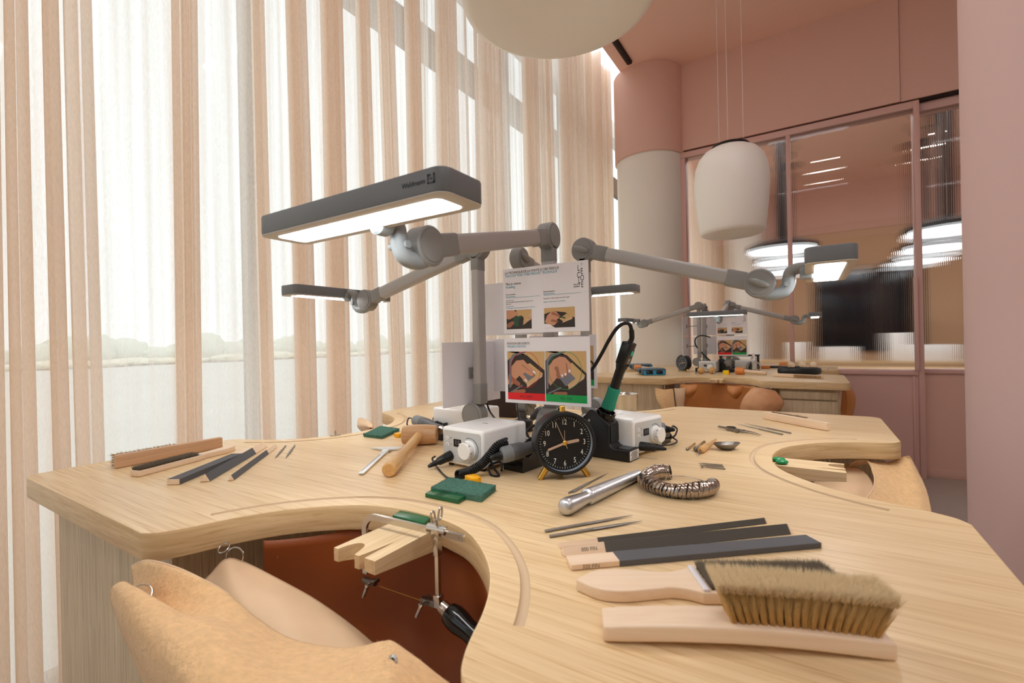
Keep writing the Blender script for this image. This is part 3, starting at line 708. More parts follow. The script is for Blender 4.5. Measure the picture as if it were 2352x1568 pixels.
def board(label, p, rz, z, kind, post=None, name='instruction_board', group=None, detail=True, bw=None, bh=None):
    t = thing(name, label, 'sign', (p[0], p[1], z), rz, group)
    b = MB(); b.box(bw or BW, 0.003, bh or BH, c=(0, 0.0017, 0), r=0.0004, seg=1); b.build('board_panel', MAT['paper_white'], t)
    def tx(s, size, x, zz, m, nm, xs=0.92, al='LEFT', sp=0.95):
        q = MB(); q.add(text_bm(s, size, T(x, -0.00012, zz) @ MX, 0, al, xs, sp)); return q.build(nm, MAT[m], t, 180)
    x0 = -BW/2
    if kind == 'technique':
        tx('LA TECHNIQUE DE LA FONTE À CIRE PERDUE', 0.0078, x0+0.006, 0.0640, 'ink_black', 'title', 0.90)
        tx('THE LOST WAX "CIRE PERDUE" TECHNIQUE', 0.0078, x0+0.006, 0.0570, 'ink_blue', 'title', 0.90)
        tx('Mise en volume', 0.0080, x0+0.007, 0.0390, 'ink_black', 'subtitle', 0.85)
        tx('Modelling', 0.0080, x0+0.007, 0.0318, 'ink_blue', 'subtitle', 0.85)
        for xx, a, b2 in ((x0+0.007, 'Démonstration', 'Demonstration'), (x0+0.105, 'Expérimentation', 'Experimentation')):
            tx(a, 0.0048, xx, 0.0150, 'ink_black', 'heading'); tx(b2, 0.0048, xx, 0.0103, 'ink_blue', 'heading')
            q = MB(); q.box(0.088, 0.0002, 0.0005, c=(xx+0.045, -0.0001, 0.0073)); q.build('rule_line', MAT['ink_blue'], t)
        tx('Travail de la cire :', 0.0036, x0+0.007, 0.0015, 'ink_black', 'caption'); tx('comment le joaillier interprète le dessin pour passer de 2 à 3', 0.0036, x0+0.007, -0.0025, 'ink_black', 'caption', 0.86)
        tx('dimensions.', 0.0036, x0+0.007, -0.0065, 'ink_black', 'caption')
        tx('Carving the wax:', 0.0036, x0+0.007, -0.0120, 'ink_blue', 'caption'); tx('how the jeweller interprets the design to go from 2 to 3 dimensions.', 0.0036, x0+0.007, -0.0160, 'ink_blue', 'caption', 0.82)
        tx('Reproduire un motif en volume avec une lime aiguille', 0.0036, x0+0.105, 0.0000, 'ink_black', 'caption', 0.86)
        tx('Replicate a motif in volume with a needle file', 0.0036, x0+0.105, -0.0075, 'ink_blue', 'caption', 0.86)
        tx('© Van Cleef & Arpels, 2023', 0.0030, x0+0.008, -0.0685, 'panel_grey', 'caption', 0.8)
        picture(t, 'printed_photo', x0+0.008, -0.0640, 0.066, 0.043, pic_wax()); picture(t, 'printed_photo', x0+0.106, -0.0640, 0.073, 0.043, pic_file())
        for s, xx, zz in (("L", 0.0815, 0.0610), ("'", 0.0900, 0.0640), ('E', 0.0885, 0.0540), ('C', 0.0800, 0.0465), ('O', 0.0875, 0.0400), ('L', 0.0825, 0.0345), ('E', 0.0890, 0.0260)):
            tx(s, 0.0175, xx, zz-0.003, 'ink_black', 'logo_lettering', 0.62)
        tx('des Arts', 0.0052, 0.0870, 0.0250, 'ink_black', 'logo_lettering', 0.9, 'RIGHT'); tx('Joailliers', 0.0052, 0.0870, 0.0205, 'ink_black', 'logo_lettering', 0.9, 'RIGHT')
    if kind in ('fingers',):
        if detail:
            tx('POSITION DES DOIGTS', 0.0073, x0+0.008, 0.0610, 'ink_black', 'title', 0.82); tx("FINGERS' POSITION", 0.0073, x0+0.008, 0.0542, 'ink_blue', 'title', 0.82)
        picture(t, 'printed_photo', x0+0.008, -0.0500, 0.0965, 0.0930, hand_down()); picture(t, 'printed_photo', x0+0.1065, -0.0500, 0.0965, 0.0930, hand_up())
        for xx, m, s, cn in ((x0+0.008, 'sign_red', 'NO / NON', 'banner'), (x0+0.1065, 'sign_green', 'YES / OUI', 'banner')):
            q = MB(); flat(q, [(xx, -0.0660), (xx+0.0965, -0.0660), (xx+0.0965, -0.0500), (xx, -0.0500)], 0.0003); bn = q.build(cn, MAT[m], t, 180)
            if detail: q = MB(); q.add(text_bm(s, 0.0080, T(xx+0.048, -0.0004, -0.058) @ MX, 0, 'CENTER', 0.85)); q.build('banner_lettering', MAT['ink_black'], bn, 180)
            q = MB(); P = ring2(xx+0.047, 0.003-0.001, 0.039, 0.0008, 1.04)
            bb = bmesh.new(); n = len(P)//2; A = [bb.verts.new((x, -0.0012, y)) for x, y in P[:n]]; B = [bb.verts.new((x, -0.0012, y)) for x, y in P[n:]][::-1]
            for i in range(n-1): bb.faces.new((A[i], A[i+1], B[i+1], B[i]))
            q.add(bb); q.build('circle_mark', MAT[m], t, 180)
    if post is not None:
        # short clip arm from the back of the board to the lamp post it hangs on
        v = Matrix.Rotation(-rz, 3, 'Z') @ Vector((post[0]-p[0], post[1]-p[1], 0)); s_ = 1 if v.y > 0 else -1
        b = MB(); xx = max(-BW/2+0.02, min(BW/2-0.02, v.x)); b.box(0.024, 0.004, 0.03, c=(xx, 0.0051 if s_ > 0 else -0.0020, 0), r=0.001)
        b.cyl(0.003, (xx, 0.005 if s_ > 0 else -0.002, 0), (v.x, v.y-s_*0.0105, 0), 10); b.build('clip_arm', MAT['joint_grey'], t)
    return t
G1 = 'white boards on the near lamp posts'
P2 = (PO, -PO); P1 = (-PO, -PO); P3 = (PO, PO); P4 = (-PO, PO)
board('upper printed board headed LA TECHNIQUE DE LA FONTE À CIRE PERDUE', (0.141, -0.2015), 0, 1.262, 'technique', P2)
board('printed board of two hand photos with red NO and green YES banners, near bench', (0.141, -0.2015), 0, 1.104, 'fingers', P2)
board('blank lavender-white board behind the left lamp post, above the white boxes', (-0.1358, -0.0950), 1.4972, 1.0885, 'blank', P1, bw=0.231, bh=0.165)
board('upper blank white board peeping out left of the LA TECHNIQUE board', (-0.052, -0.006), 0.0, 1.262, 'blank', P4)
board('lower blank white board peeping out left of the hand photo board', (-0.052, -0.006), 0.0, 1.104, 'blank', P4)
board('printed hand photo board mostly hidden, only its right edge showing beside the front one', (0.034, 0.095), 0, 1.111, 'fingers', P3, detail=False)

# ------------------------------------------------------------------ micromotor control boxes
def motor_box(label, x, y, rz, group='white micromotor control boxes', plug=(0.28, -0.25)):
    t = thing('control_box', label, 'control box', (x, y, TZ), rz, group)
    w, d, h = 0.122, 0.152, 0.080; z0 = 0.006
    b = MB(); b.box(w, d, h, c=(0, 0, z0+h/2), r=0.007, seg=4); b.build('housing', MAT['white_plastic'], t)
    for sx in (-1, 1):
        for sy in (-1, 1):
            b = MB(); b.cyl(0.006, (sx*0.047, sy*0.062, 0), (sx*0.047, sy*0.062, 0.0075), 14); b.build('foot', MAT['rubber_black'], t)
    b = MB(); b.prism(rrect(w-0.012, h-0.014, 0.006), 0.0, 0.0012, T(0, -d/2, z0+h/2) @ MX @ T(0, 0, -0.0002)); pn = b.build('front_panel', MAT['panel_grey'], t)
    yf = -d/2-0.0012
    def on(mb, M): return mb
    b = MB(); b.prism(rrect(0.022, 0.016, 0.0015), 0, 0.0006, T(-0.012, yf, z0+h*0.60) @ MX); ds = b.build('display', MAT['screen_black'], pn)
    q = MB(); q.add(text_bm('8.8', 0.014, T(-0.012, yf-0.0008, z0+h*0.60) @ MX, 0, 'CENTER', 0.8)); q.build('digits', MAT['print_steel'], ds, 180)
    for zz in (0.70, 0.52):
        b = MB(); b.lathe([(0.0048, 0), (0.0048, 0.0006), (0.0040, 0.0009), (0, 0.0009)], T(-0.042, yf, z0+h*zz) @ MX, 20); bt = b.build('button', MAT['silver_white'], pn)
        q = MB(); q.add(text_bm('f' if zz > 0.6 else 'C', 0.006, T(-0.042, yf-0.0011, z0+h*zz) @ MX, 0, 'CENTER')); q.build('button_mark', MAT['ink_black'], bt, 180)
        b = MB(); b.cyl(0.0009, (-0.031, yf, z0+h*(zz+0.02)), (-0.031, yf-0.0005, z0+h*(zz+0.02)), 10); b.build('indicator', MAT['ink_black'], pn)
    b = MB(); M2 = T(0.024, yf, z0+h*0.47) @ MX
    pr = [(0.0205, 0), (0.0205, 0.004), (0.0185, 0.006), (0.0180, 0.0175), (0.0165, 0.0190), (0, 0.0190)]
    b.lathe(pr, M2, 40); kb = b.build('knob', MAT['knob_white'], pn)
    for a in range(8):
        q = MB(); q.ball(0.0028, (0.0180*cos(a*pi/4), 0.0180*sin(a*pi/4), 0.0155), 10, M2); q.build('grip_dimple', MAT['panel_grey'], kb)
    b = MB(); n = 26; A = []; 
    b.tube([(0.0245*cos(-0.9+2.9*i/n), 0.0245*sin(-0.9+2.9*i/n), 0.0003) for i in range(n+1)], 0.0005, 6, M2); b.build('speed_scale', MAT['visor_blue'], pn)
    b = MB(); M3 = T(-0.034, yf, z0+h*0.23) @ MX @ R(plug[0], 'X') @ R(plug[1], 'Y')
    b.lathe([(0.0105, -0.002), (0.0105, 0.012), (0.0095, 0.013), (0.0100, 0.016), (0.0088, 0.030), (0.0062, 0.034), (0.0058, 0.0365), (0.0062, 0.038), (0.0052, 0.041), (0.0056, 0.043), (0.0046, 0.046), (0.005, 0.048), (0.004, 0.052), (0.003, 0.056), (0, 0.056)], M3, 24)
    b.build('plug', MAT['rubber_black'], t)
    b = MB(); b.add(text_bm('OXMI', 0.006, T(0.0, yf-0.0003, z0+0.012) @ MX, 0, 'CENTER')); b.build('brand_lettering', MAT['silver_white'], pn, 180)
    b = MB(); b.add(text_bm('K38', 0.009, T(0.0, 0.0, z0+h+0.0003), 0.0, 'CENTER')); b.build('top_lettering', MAT['ink_black'], t, 180)
    for i in range(6):
        b = MB(); b.box(0.0025, 0.010, 0.0006, c=(0.02+i*0.006, 0.060, z0+h)); b.build('vent_slot', MAT['panel_grey'], t)
    return t
motor_box('white control box with grey front panel and round knob, between mallet and clock', 0.006, -0.242, radians(-6))
motor_box('white control box standing behind the left lamp post, its side to the camera', -0.21, -0.035, radians(-96))
motor_box('white control box behind the black soldering stand, its knob facing right', 0.235, 0.012, radians(74), plug=(0.03, 0.35))

# ------------------------------------------------------------------ handpieces and their smoked holders
def coil(path, R0, turns, n=14):
    P = smooth_path(path, 12); L = [0]
    for a, b_ in zip(P, P[1:]): L.append(L[-1]+(b_-a).length)
    out = []; N = turns*n
    nx = None; idx = 0
    for k in range(N+1):
        s = L[-1]*k/N
        while idx < len(L)-2 and L[idx+1] < s: idx += 1
        f = (s-L[idx])/max(1e-9, L[idx+1]-L[idx]); p = P[idx].lerp(P[idx+1], f); t = (P[idx+1]-P[idx]).normalized()
        if nx is None: nx = t.orthogonal().normalized()
        nx = (nx-t*nx.dot(t)).normalized(); ny = t.cross(nx); a = 2*pi*k/n
        out.append(p+nx*R0*cos(a)+ny*R0*sin(a))
    return out
def handpiece(label, p, q, cord, coil_path=None, turns=26, tail=None, group='grey micromotor handpieces'):
    """p cable end, q chuck end (bench coordinates)"""
    t = thing('handpiece', label, 'handpiece', p, 0, group)
    P = Vector((0, 0, 0)); Q = Vector(q)-Vector(p); L = Q.length; M = orient(P, Q) @ Matrix.Diagonal((1.12, 1.12, 1, 1)); s = L/0.135
    b = MB(); b.lathe([(0.0095, 0.0), (0.0118, 0.001), (0.0140, 0.003), (0.0148, 0.008), (0.0150, 0.034*s)], M, 32); b.build('end_cap', MAT['rubber_grey_light'], t)
    b = MB(); b.lathe([(0.0146, 0.034*s), (0.0152, 0.036*s), (0.0150, 0.060*s), (0.0142, 0.064*s), (0.0146, 0.068*s), (0.0120, 0.082*s), (0.0108, 0.098*s), (0.0112, 0.112*s), (0.0100, 0.114*s)], M, 32); b.build('grip', MAT['rubber_grey'], t)
    b = MB(); b.lathe([(0.0095, 0.114*s), (0.0088, 0.124*s), (0.0060, 0.130*s), (0.0030, 0.131*s), (0.0012, 0.132*s), (0.0012, 0.150*s), (0, 0.150*s)], M, 24); b.build('chuck', MAT['steel'], t)
    b = MB(); pr = [(0.0088, 0.001)]
    for i in range(7): pr += [(0.0086-i*0.0006, -0.002-i*0.003), (0.0074-i*0.0006, -0.0035-i*0.003)]
    b.lathe(pr+[(0.003, -0.024)], M, 20); b.build('strain_relief', MAT['rubber_black'], t)
    b = MB(); cp = [M @ Vector((0, 0, -0.018))]+[Vector(c)-Vector(p) for c in cord]
    b.tube(smooth_path(cp, 8), 0.0024, 8); b.build('cord', MAT['rubber_black'], t)
    if coil_path:
        b = MB(); b.tube([v-Vector(p) for v in coil([Vector(c) for c in coil_path], 0.0078, turns)], 0.0019, 6); b.build('coiled_cord', MAT['rubber_black'], t, 180)
    if tail:
        b = MB(); b.tube([v-Vector(p) for v in smooth_path([Vector(c) for c in tail], 8)], 0.0021, 8); b.build('cord', MAT['rubber_black'], t)
    return t
def holder(label, x, y, rz, group='smoked acrylic handpiece holders'):
    t = thing('handpiece_holder', label, 'holder', (x, y, TZ), rz, group)
    b = MB()
    b.box(0.052, 0.11, 0.003, c=(0, 0, 0.0015)); b.build('base_plate', MAT['smoke_acrylic'], t, 30)
    for s in (-1, 1):
        b = MB(); b.prism([(-0.055, 0), (0.055, 0), (0.055, 0.046), (0.035, 0.050), (-0.03, 0.024), (-0.055, 0.030)], -0.0015, 0.0015, T(s*0.0245, 0, 0.003) @ R(pi/2, 'Z') @ MX)
        b.build('side_wall', MAT['smoke_acrylic'], t, 30)
    b = MB()
    b.box(0.046, 0.003, 0.026, c=(0, -0.0535, 0.016)); b.build('end_wall', MAT['smoke_acrylic'], t, 30)
    b = MB(); b.box(0.046, 0.003, 0.044, c=(0, 0.0535, 0.025)); b.build('end_wall', MAT['smoke_acrylic'], t, 30)
    rr = random.Random(int(x*1000)); 
    for i in range(4):
        b = MB(); xx = rr.uniform(-0.015, 0.015); yy = rr.uniform(-0.02, 0.03); b.cyl(0.0012, (xx, yy, 0.004), (xx+rr.uniform(-.004, .004), yy+0.012, 0.030), 8); b.ball(0.0022, (xx, yy+0.012, 0.031), 8)
        b.build('stored_bur', MAT['brass' if i % 2 else 'steel'], t)
    return t
holder('smoked holder with burs in front of the white box, left of the alarm clock', 0.112, -0.228, radians(-8))
handpiece('grey handpiece with black coiled cord resting left of the alarm clock', (0.1080, -0.3327, 0.9440), (0.1501, -0.2517, 0.9530),
          [(0.0663, -0.3085, 0.9250), (0.0728, -0.3058, 0.9080), (0.1008, -0.3297, 0.9025), (0.0834, -0.3322, 0.9025), (0.0629, -0.3088, 0.9120), (0.0707, -0.2781, 0.9150), (0.0894, -0.3031, 0.9050)],
          [(0.0406, -0.3870, 0.9105), (0.0463, -0.3596, 0.9105), (0.0699, -0.3500, 0.9243), (0.0868, -0.3416, 0.9435), (0.0975, -0.3289, 0.9612), (0.1091, -0.3097, 0.9674)], 34,
          [(-0.0808, -0.3155, 0.9170), (-0.0922, -0.3117, 0.9080), (-0.0369, -0.3528, 0.9025), (0.0192, -0.3908, 0.9025), (0.0364, -0.3887, 0.9035), (0.0373, -0.3871, 0.9075)])
holder('smoked holder under the grey handpiece behind the mallet', -0.285, -0.085, radians(-96))
handpiece('grey handpiece lying behind the wooden mallet, left of the white box', (-0.3788, -0.0668, 0.9380), (-0.1906, -0.1472, 0.9350),
          [(-0.4467, -0.0278, 0.9340), (-0.4354, -0.0470, 0.9200), (-0.4269, -0.0447, 0.9040), (-0.3911, -0.0606, 0.9030)],
          [(-0.3971, 0.0371, 0.9250), (-0.3520, 0.0189, 0.9200), (-0.2909, -0.0201, 0.9150)], 12, None)
holder('smoked holder beside the right-hand white control box', 0.262, 0.125, radians(80))
handpiece('grey handpiece behind the right-hand white box knob, cord end to the right', (0.3098, 0.1322, 0.9350), (0.2173, 0.1051, 0.9400),
          [(0.3121, 0.2002, 0.9320), (0.3238, 0.1984, 0.9250), (0.3275, 0.1580, 0.9150), (0.3207, 0.1400, 0.9120)],
          [(0.2738, 0.1273, 0.9180), (0.2990, 0.1383, 0.9160), (0.3166, 0.1566, 0.9120)], 12,
          [(0.3166, 0.1566, 0.9120), (0.3396, 0.1290, 0.9080), (0.3396, 0.0837, 0.9080), (0.3283, 0.0263, 0.9150), (0.3185, 0.0066, 0.9210)])
handpiece('small grey handpiece standing tip down between the lamp posts behind the clock', (-0.0765, 0.1887, 0.9550), (-0.1203, 0.1678, 0.9250), [(-0.1055, 0.2784, 0.9500), (-0.1011, 0.3099, 0.9300)])

# ------------------------------------------------------------------ alarm clock
def alarm_clock(label, x, y, rz, zc=0.069, Rr=0.0645, detail=True, dial='dial_black'):
    t = thing('alarm_clock', label, 'clock', (x, y, TZ), rz, 'black alarm clocks')
    D = 0.052; M = T(0, 0, zc) @ MX    # face towards -y
    b = MB(); b.lathe([(0, -D/2), (Rr-0.010, -D/2), (Rr-0.003, -D/2+0.004), (Rr-0.0015, 0), (Rr, D/2-0.004), (Rr-0.0015, D/2-0.0005), (Rr-0.006, D/2), (Rr-0.0075, D/2-0.002)], M, 72, cap=False); cs = b.build('case', MAT['case_black'], t)
    b = MB(); b.lathe([(Rr-0.0074, D/2-0.001), (Rr-0.0078, D/2-0.010)], M, 72, cap=False); b.build('inner_rim', MAT['bezel_inner'], t)
    b = MB(); b.lathe([(0, D/2-0.010), (Rr-0.0075, D/2-0.010)], M, 72, cap=False); dl = b.build('dial', MAT[dial], t)
    M2 = T(0, -(D/2-0.010)-0.0003, zc)
    for i in range(60):
        if not detail and i % 5: continue
        a = 2*pi*i/60; L = 0.0045 if i % 5 == 0 else 0.0035; w = 0.0008 if i % 5 == 0 else 0.0005; rr = Rr-0.0105
        if i == 0: tb = MB()
        tb.box(w, 0.0002, L, M2 @ T((rr-L/2)*sin(a), 0, (rr-L/2)*cos(a)) @ R(a, 'Y'))
    tb.build('minute_track', MAT['numeral_white'], dl, 180)
    for i in range(1, 13):
        a = 2*pi*i/12; rr = Rr*0.655
        q = MB(); q.add(text_bm(str(i), 0.0148, M2 @ T(rr*sin(a), 0, rr*cos(a)) @ MX, 0.0001, 'CENTER', 0.72)); q.build('numeral', MAT['numeral_white'], dl, 180)
    def hand(nm, a, L, w, back, m, off):
        q = MB(); q.prism(capsule((0, -back), (0, L), w, w), 0, 0.0006, M2 @ T(0, -off, 0) @ R(a, 'Y') @ MX); return q.build(nm, MAT[m], t)
    hand('hour_hand', radians(82), 0.0265, 0.0030, 0, 'hand_gold', 0.001); hand('minute_hand', radians(251), 0.0345, 0.0022, 0, 'hand_gold', 0.002)
    hand('second_hand', radians(-23), 0.046, 0.0005, 0.011, 'hand_gold', 0.003); hand('alarm_hand', radians(0), 0.024, 0.0004, 0, 'hand_gold', 0.0006)
    b = MB(); b.lathe([(0.0048, 0), (0.0048, 0.003), (0.003, 0.0045), (0, 0.005)], M2 @ MX, 24); b.build('hub', MAT['brass'], t)
    b = MB(); b.lathe([(0.0055, Rr-0.004), (0.0055, Rr+0.008), (0.004, Rr+0.010), (0, Rr+0.0105)], T(0, -0.004, zc), 24); b.build('alarm_button', MAT['brass'], t)
    for s in (-1, 1):
        a = radians(36)*s; p = Vector((sin(a)*(Rr-0.004), -0.008, zc-cos(a)*(Rr-0.004))); q = p+Vector((sin(a)*0.9, 0, -cos(a)))*0.03
        q = p+(q-p)*((p.z)/(p.z-q.z)); q.z = 0.0008
        b = MB(); b.cyl(0.0058, p, q, 20, bev=0.001); b.build('leg', MAT['brass'], t)
    b = MB(); b.cyl(0.0058, (0, 0.018, zc-Rr+0.004), (0, 0.022, 0.0008), 20, bev=0.0005); b.build('leg', MAT['brass'], t)
    return t
alarm_clock('black round alarm clock with brass legs, pink hands and white numerals, front of near bench', 0.2125, -0.268, radians(42), 0.0705, 0.0612)

# ------------------------------------------------------------------ soldering iron in its black stand
t = thing('soldering_stand', 'black soldering iron stand behind the alarm clock, sticker on its front end', 'stand', (0.293, -0.107, TZ), radians(-8))
def PXZ(x, z): return (-x, z)
prof = [(0.0, 0.0), (-0.145, 0.0), (-0.145, 0.065), (-0.118, 0.088), (-0.098, 0.108), (-0.088, 0.108), (-0.048, 0.078), (-0.048, 0.034), (-0.043, 0.029), (-0.034, 0.026), (0.0, 0.026)]
b = MB(); b.prism([(x, z) for x, z in prof], -0.05, 0.0, MX, bev=0.003, seg=3); b.build('body', MAT['black_plastic'], t)
b = MB(); b.prism([(-0.004, 0.0262), (-0.034, 0.0262), (-0.034, 0.0268), (-0.004, 0.0268)], -0.043, -0.007, MX); b.build('tray_recess', MAT['black_gloss'], t)
b = MB(); b.prism([(-0.0472, 0.038), (-0.0466, 0.038), (-0.0466, 0.074), (-0.0472, 0.074)], -0.044, -0.006, MX); b.build('front_recess', MAT['black_gloss'], t)
b = MB(); b.cyl(0.003, (-0.098, 0.0, 0.084), (-0.098, -0.0012, 0.084), 16); b.build('screw', MAT['steel'], t)
b = MB(); b.box(0.0006, 0.042, 0.020, c=(0.0003, 0.025, 0.013)); st = b.build('sticker', MAT['sticker_white'], t)
for i in range(6):
    b = MB(); b.box(0.0003, 0.034-0.004*(i % 3), 0.0012, c=(0.0008, 0.025, 0.0055+i*0.003)); b.build('sticker_line', MAT['ink_black'], st)
ax = Vector((0.36, 0.0, 0.93)).normalized()
p0 = Vector((-0.070, 0.025, 0.095))
b = MB(); b.lathe([(0.0215, 0), (0.0225, 0.018), (0.0215, 0.019), (0.0190, 0.018), (0.0180, 0.0)], orient(p0-ax*0.008, p0+ax), 28, cap=False); b.build('holder_ring', MAT['black_gloss'], t)
si = thing('soldering_iron', 'black soldering iron with teal foam grip standing in its stand, cable looping over', 'soldering iron', t.matrix_basis @ p0, radians(-8))
M = orient((0, 0, 0), ax)
b = MB(); b.lathe([(0.0045, -0.02), (0.0045, 0.0), (0.011, 0.004), (0.0125, 0.018), (0.0125, 0.022)], M, 24); b.build('collar', MAT['black_plastic'], si)
b = MB(); b.lathe([(0.0125, 0.018), (0.0158, 0.0185), (0.0162, 0.022), (0.0145, 0.038), (0.0140, 0.055), (0.0146, 0.068), (0.0140, 0.0695), (0.011, 0.0695)], M, 32); b.build('foam_grip', MAT['teal_grip'], si)
b = MB(); b.lathe([(0.0112, 0.066), (0.0112, 0.118), (0.0125, 0.122)], M, 28); b.build('barrel', MAT['black_plastic'], si)
b = MB(); b.prism(rrect(0.034, 0.024, 0.006), 0.127, 0.180, M, bev=0.003); b.lathe([(0.0118, 0.116), (0.0155, 0.129)], M, 28); b.build('head', MAT['black_plastic'], si)
fm = M @ R(0.12, 'Z')
b = MB(); b.lathe([(0.006, 0), (0.006, 0.001), (0, 0.0012)], M @ T(0.002, -0.0124, 0.158) @ MX, 24); b.build('dial_knob', MAT['teal_dot'], si)
b = MB(); b.add(text_bm('JBC', 0.009, M @ T(0.011, -0.0123, 0.172) @ MX @ R(pi/2, 'Z'), 0, 'CENTER')); b.build('lettering', MAT['numeral_white'], si, 180)
b = MB(); b.add(text_bm('CE', 0.010, M @ T(0.0, -0.0123, 0.139) @ MX @ R(pi/2, 'Z'), 0, 'CENTER')); b.build('lettering', MAT['numeral_white'], si, 180)
b = MB(); b.add(text_bm('SL 2020', 0.0065, M @ T(-0.002, -0.0118, 0.100) @ MX @ R(pi/2, 'Z'), 0, 'CENTER')); b.build('lettering', MAT['numeral_white'], si, 180)
inv = si.matrix_basis.inverted()
b = MB(); cp = [M @ Vector((0, 0, 0.178)), M @ Vector((0.002, 0, 0.192))]+[inv @ Vector(c) for c in ((0.2973, -0.0954, 1.2010), (0.2819, -0.0933, 1.2045), (0.2644, -0.0926, 1.1925), (0.2463, -0.0922, 1.1674), (0.2250, -0.0821, 1.1377), (0.1997, -0.0745, 1.1038), (0.1630, -0.0741, 1.0617), (0.1181, -0.0789, 1.0130), (0.0946, -0.0820, 0.9534))]
b.tube(smooth_path(cp, 8), lambda t_: 0.0058 if t_ < 0.16 else 0.0042, 12); b.build('cable', MAT['rubber_black'], si)

# ------------------------------------------------------------------ cup, leather case
t = thing('steel_beaker', 'brushed stainless steel beaker at the back of the near bench behind the iron', 'beaker', (0.058, 0.565, TZ))
b = MB(); b.lathe([(0, 0), (0.035, 0), (0.036, 0.001), (0.0435, 0.070), (0.0445, 0.071), (0.0435, 0.0715), (0.0425, 0.070), (0.035, 0.002), (0, 0.002)], n=48); b.build('cup', MAT['steel'], t)
t = thing('leather_case', 'dark brown stitched leather box in the shadow behind the lamp posts', 'box', (-0.335, 0.33, TZ), radians(10))
b = MB(); b.box(0.16, 0.10, 0.125, c=(0, 0, 0.0625), r=0.004); b.build('body', MAT['leather_brown'], t)
b = MB()
for i in range(14): b.box(0.006, 0.0006, 0.0008, c=(-0.072+i*0.011, -0.0503, 0.118))
b.build('stitching', MAT['paper_white'], t)
# ------------------------------------------------------------------ hand tools on the near bench
def along(name, label, cat, p, q, z=TZ, group=None):
    """empty at p with its x axis pointing to q"""
    a = atan2(q[1]-p[1], q[0]-p[0]); t = thing(name, label, cat, (p[0], p[1], z), a, group); return t, sqrt((q[0]-p[0])**2+(q[1]-p[1])**2)
def bristles(mb, fn, n, r, mi=0, seed=1, k=3):
    """individual tapered hairs; fn(rnd) -> (root, tip)"""
    rn = random.Random(seed); bm = mb.bm
    for _ in range(n):
        a, b_ = fn(rn); a = Vector(a); b_ = Vector(b_); d = (b_-a); o = d.orthogonal().normalized(); o2 = d.cross(o).normalized(); vs_ = []
        for i in range(k):
            an = 2*pi*i/k; vs_.append(bm.verts.new(a+(o*cos(an)+o2*sin(an))*r))
        tp = bm.verts.new(b_)
        for i in range(k):
            f = bm.faces.new((vs_[i], vs_[(i+1) % k], tp)); f.material_index = mi
# mallet
t, L = along('wooden_mallet', 'wooden mallet with barrel head and turned handle, left of the white control box', 'mallet', (-0.0919, -0.4412, 0.9150), (-0.2517, -0.1826, 0.9150), z=TZ)
R0 = 0.027
b = MB(); M = T(L, 0, R0) @ R(pi/2, 'X') @ T(0, 0, -0.046)
b.lathe([(0.0215, 0), (0.0240, 0.002), (0.0264, 0.025), (0.027, 0.046), (0.0264, 0.067), (0.0240, 0.090), (0.0215, 0.092)], M, 48)
b.build('head', MAT['mallet_wood'], t)
b = MB(); b.lathe([(0, 0), (0.0125, 0.0), (0.0150, 0.003), (0.0152, 0.02), (0.0140, 0.06), (0.0118, 0.11), (0.0105, 0.14), (0.0115, 0.18), (0.0125, L-0.02), (0.0120, L+0.01)], orient((0, 0, 0.0152), (L, 0, R0)), 32)
b.build('handle', MAT['handle_wood'], t)
b = MB(); b.add(text_bm('FORET 52', 0.008, T(0.105, 0.001, 0.0345) @ R(0.03, 'Y'), 0, 'CENTER')); b.build('stamp', MAT['orange_wood'], t, 180)
# caliper
t, L = along('vernier_caliper', 'small silver vernier caliper lying open left of the mallet', 'caliper', (-0.1579, -0.4563, 0.9020), (-0.2858, -0.2617, 0.9020))
b = MB(); b.box(L, 0.012, 0.003, c=(L/2, 0, 0.0035), r=0.0005); bm_ = b.build('beam', MAT['silver_white'], t)
for i in range(0, 60):
    if i == 0: b = MB()
    b.box(0.0003, 0.006 if i % 10 == 0 else (0.0045 if i % 5 == 0 else 0.003), 0.0002, c=(0.012+i*0.0025, 0.003, 0.0051))
b.build('scale_marks', MAT['ink_black'], bm_)
b = MB(); b.prism([(L-0.004, -0.006), (L+0.006, -0.006), (L+0.004, -0.030), (L+0.001, -0.036), (L-0.001, -0.018)], 0.0015, 0.0055, bev=0.0004); b.prism([(L-0.004, 0.006), (L+0.006, 0.006), (L+0.004, 0.040), (L+0.001, 0.046), (L-0.004, 0.03)], 0.0015, 0.0055, bev=0.0004); b.box(0.012, 0.014, 0.0042, c=(L, 0, 0.0034)); b.build('fixed_jaws', MAT['silver_white'], t)
b = MB(); b.box(0.035, 0.016, 0.006, c=(L-0.032, 0, 0.0036), r=0.0008); b.prism([(L-0.020, -0.008), (L-0.008, -0.008), (L-0.006, -0.034), (L-0.010, -0.034), (L-0.016, -0.02)], 0.0015, 0.0055, bev=0.0004); b.prism([(L-0.018, 0.008), (L-0.006, 0.008), (L-0.004, 0.03), (L-0.010, 0.024)], 0.0015, 0.0055, bev=0.0004); b.build('sliding_jaw', MAT['silver_white'], t)
b = MB(); b.cyl(0.004, (L-0.03, -0.008, 0.004), (L-0.03, -0.013, 0.004), 16); b.build('lock_screw', MAT['steel'], t)
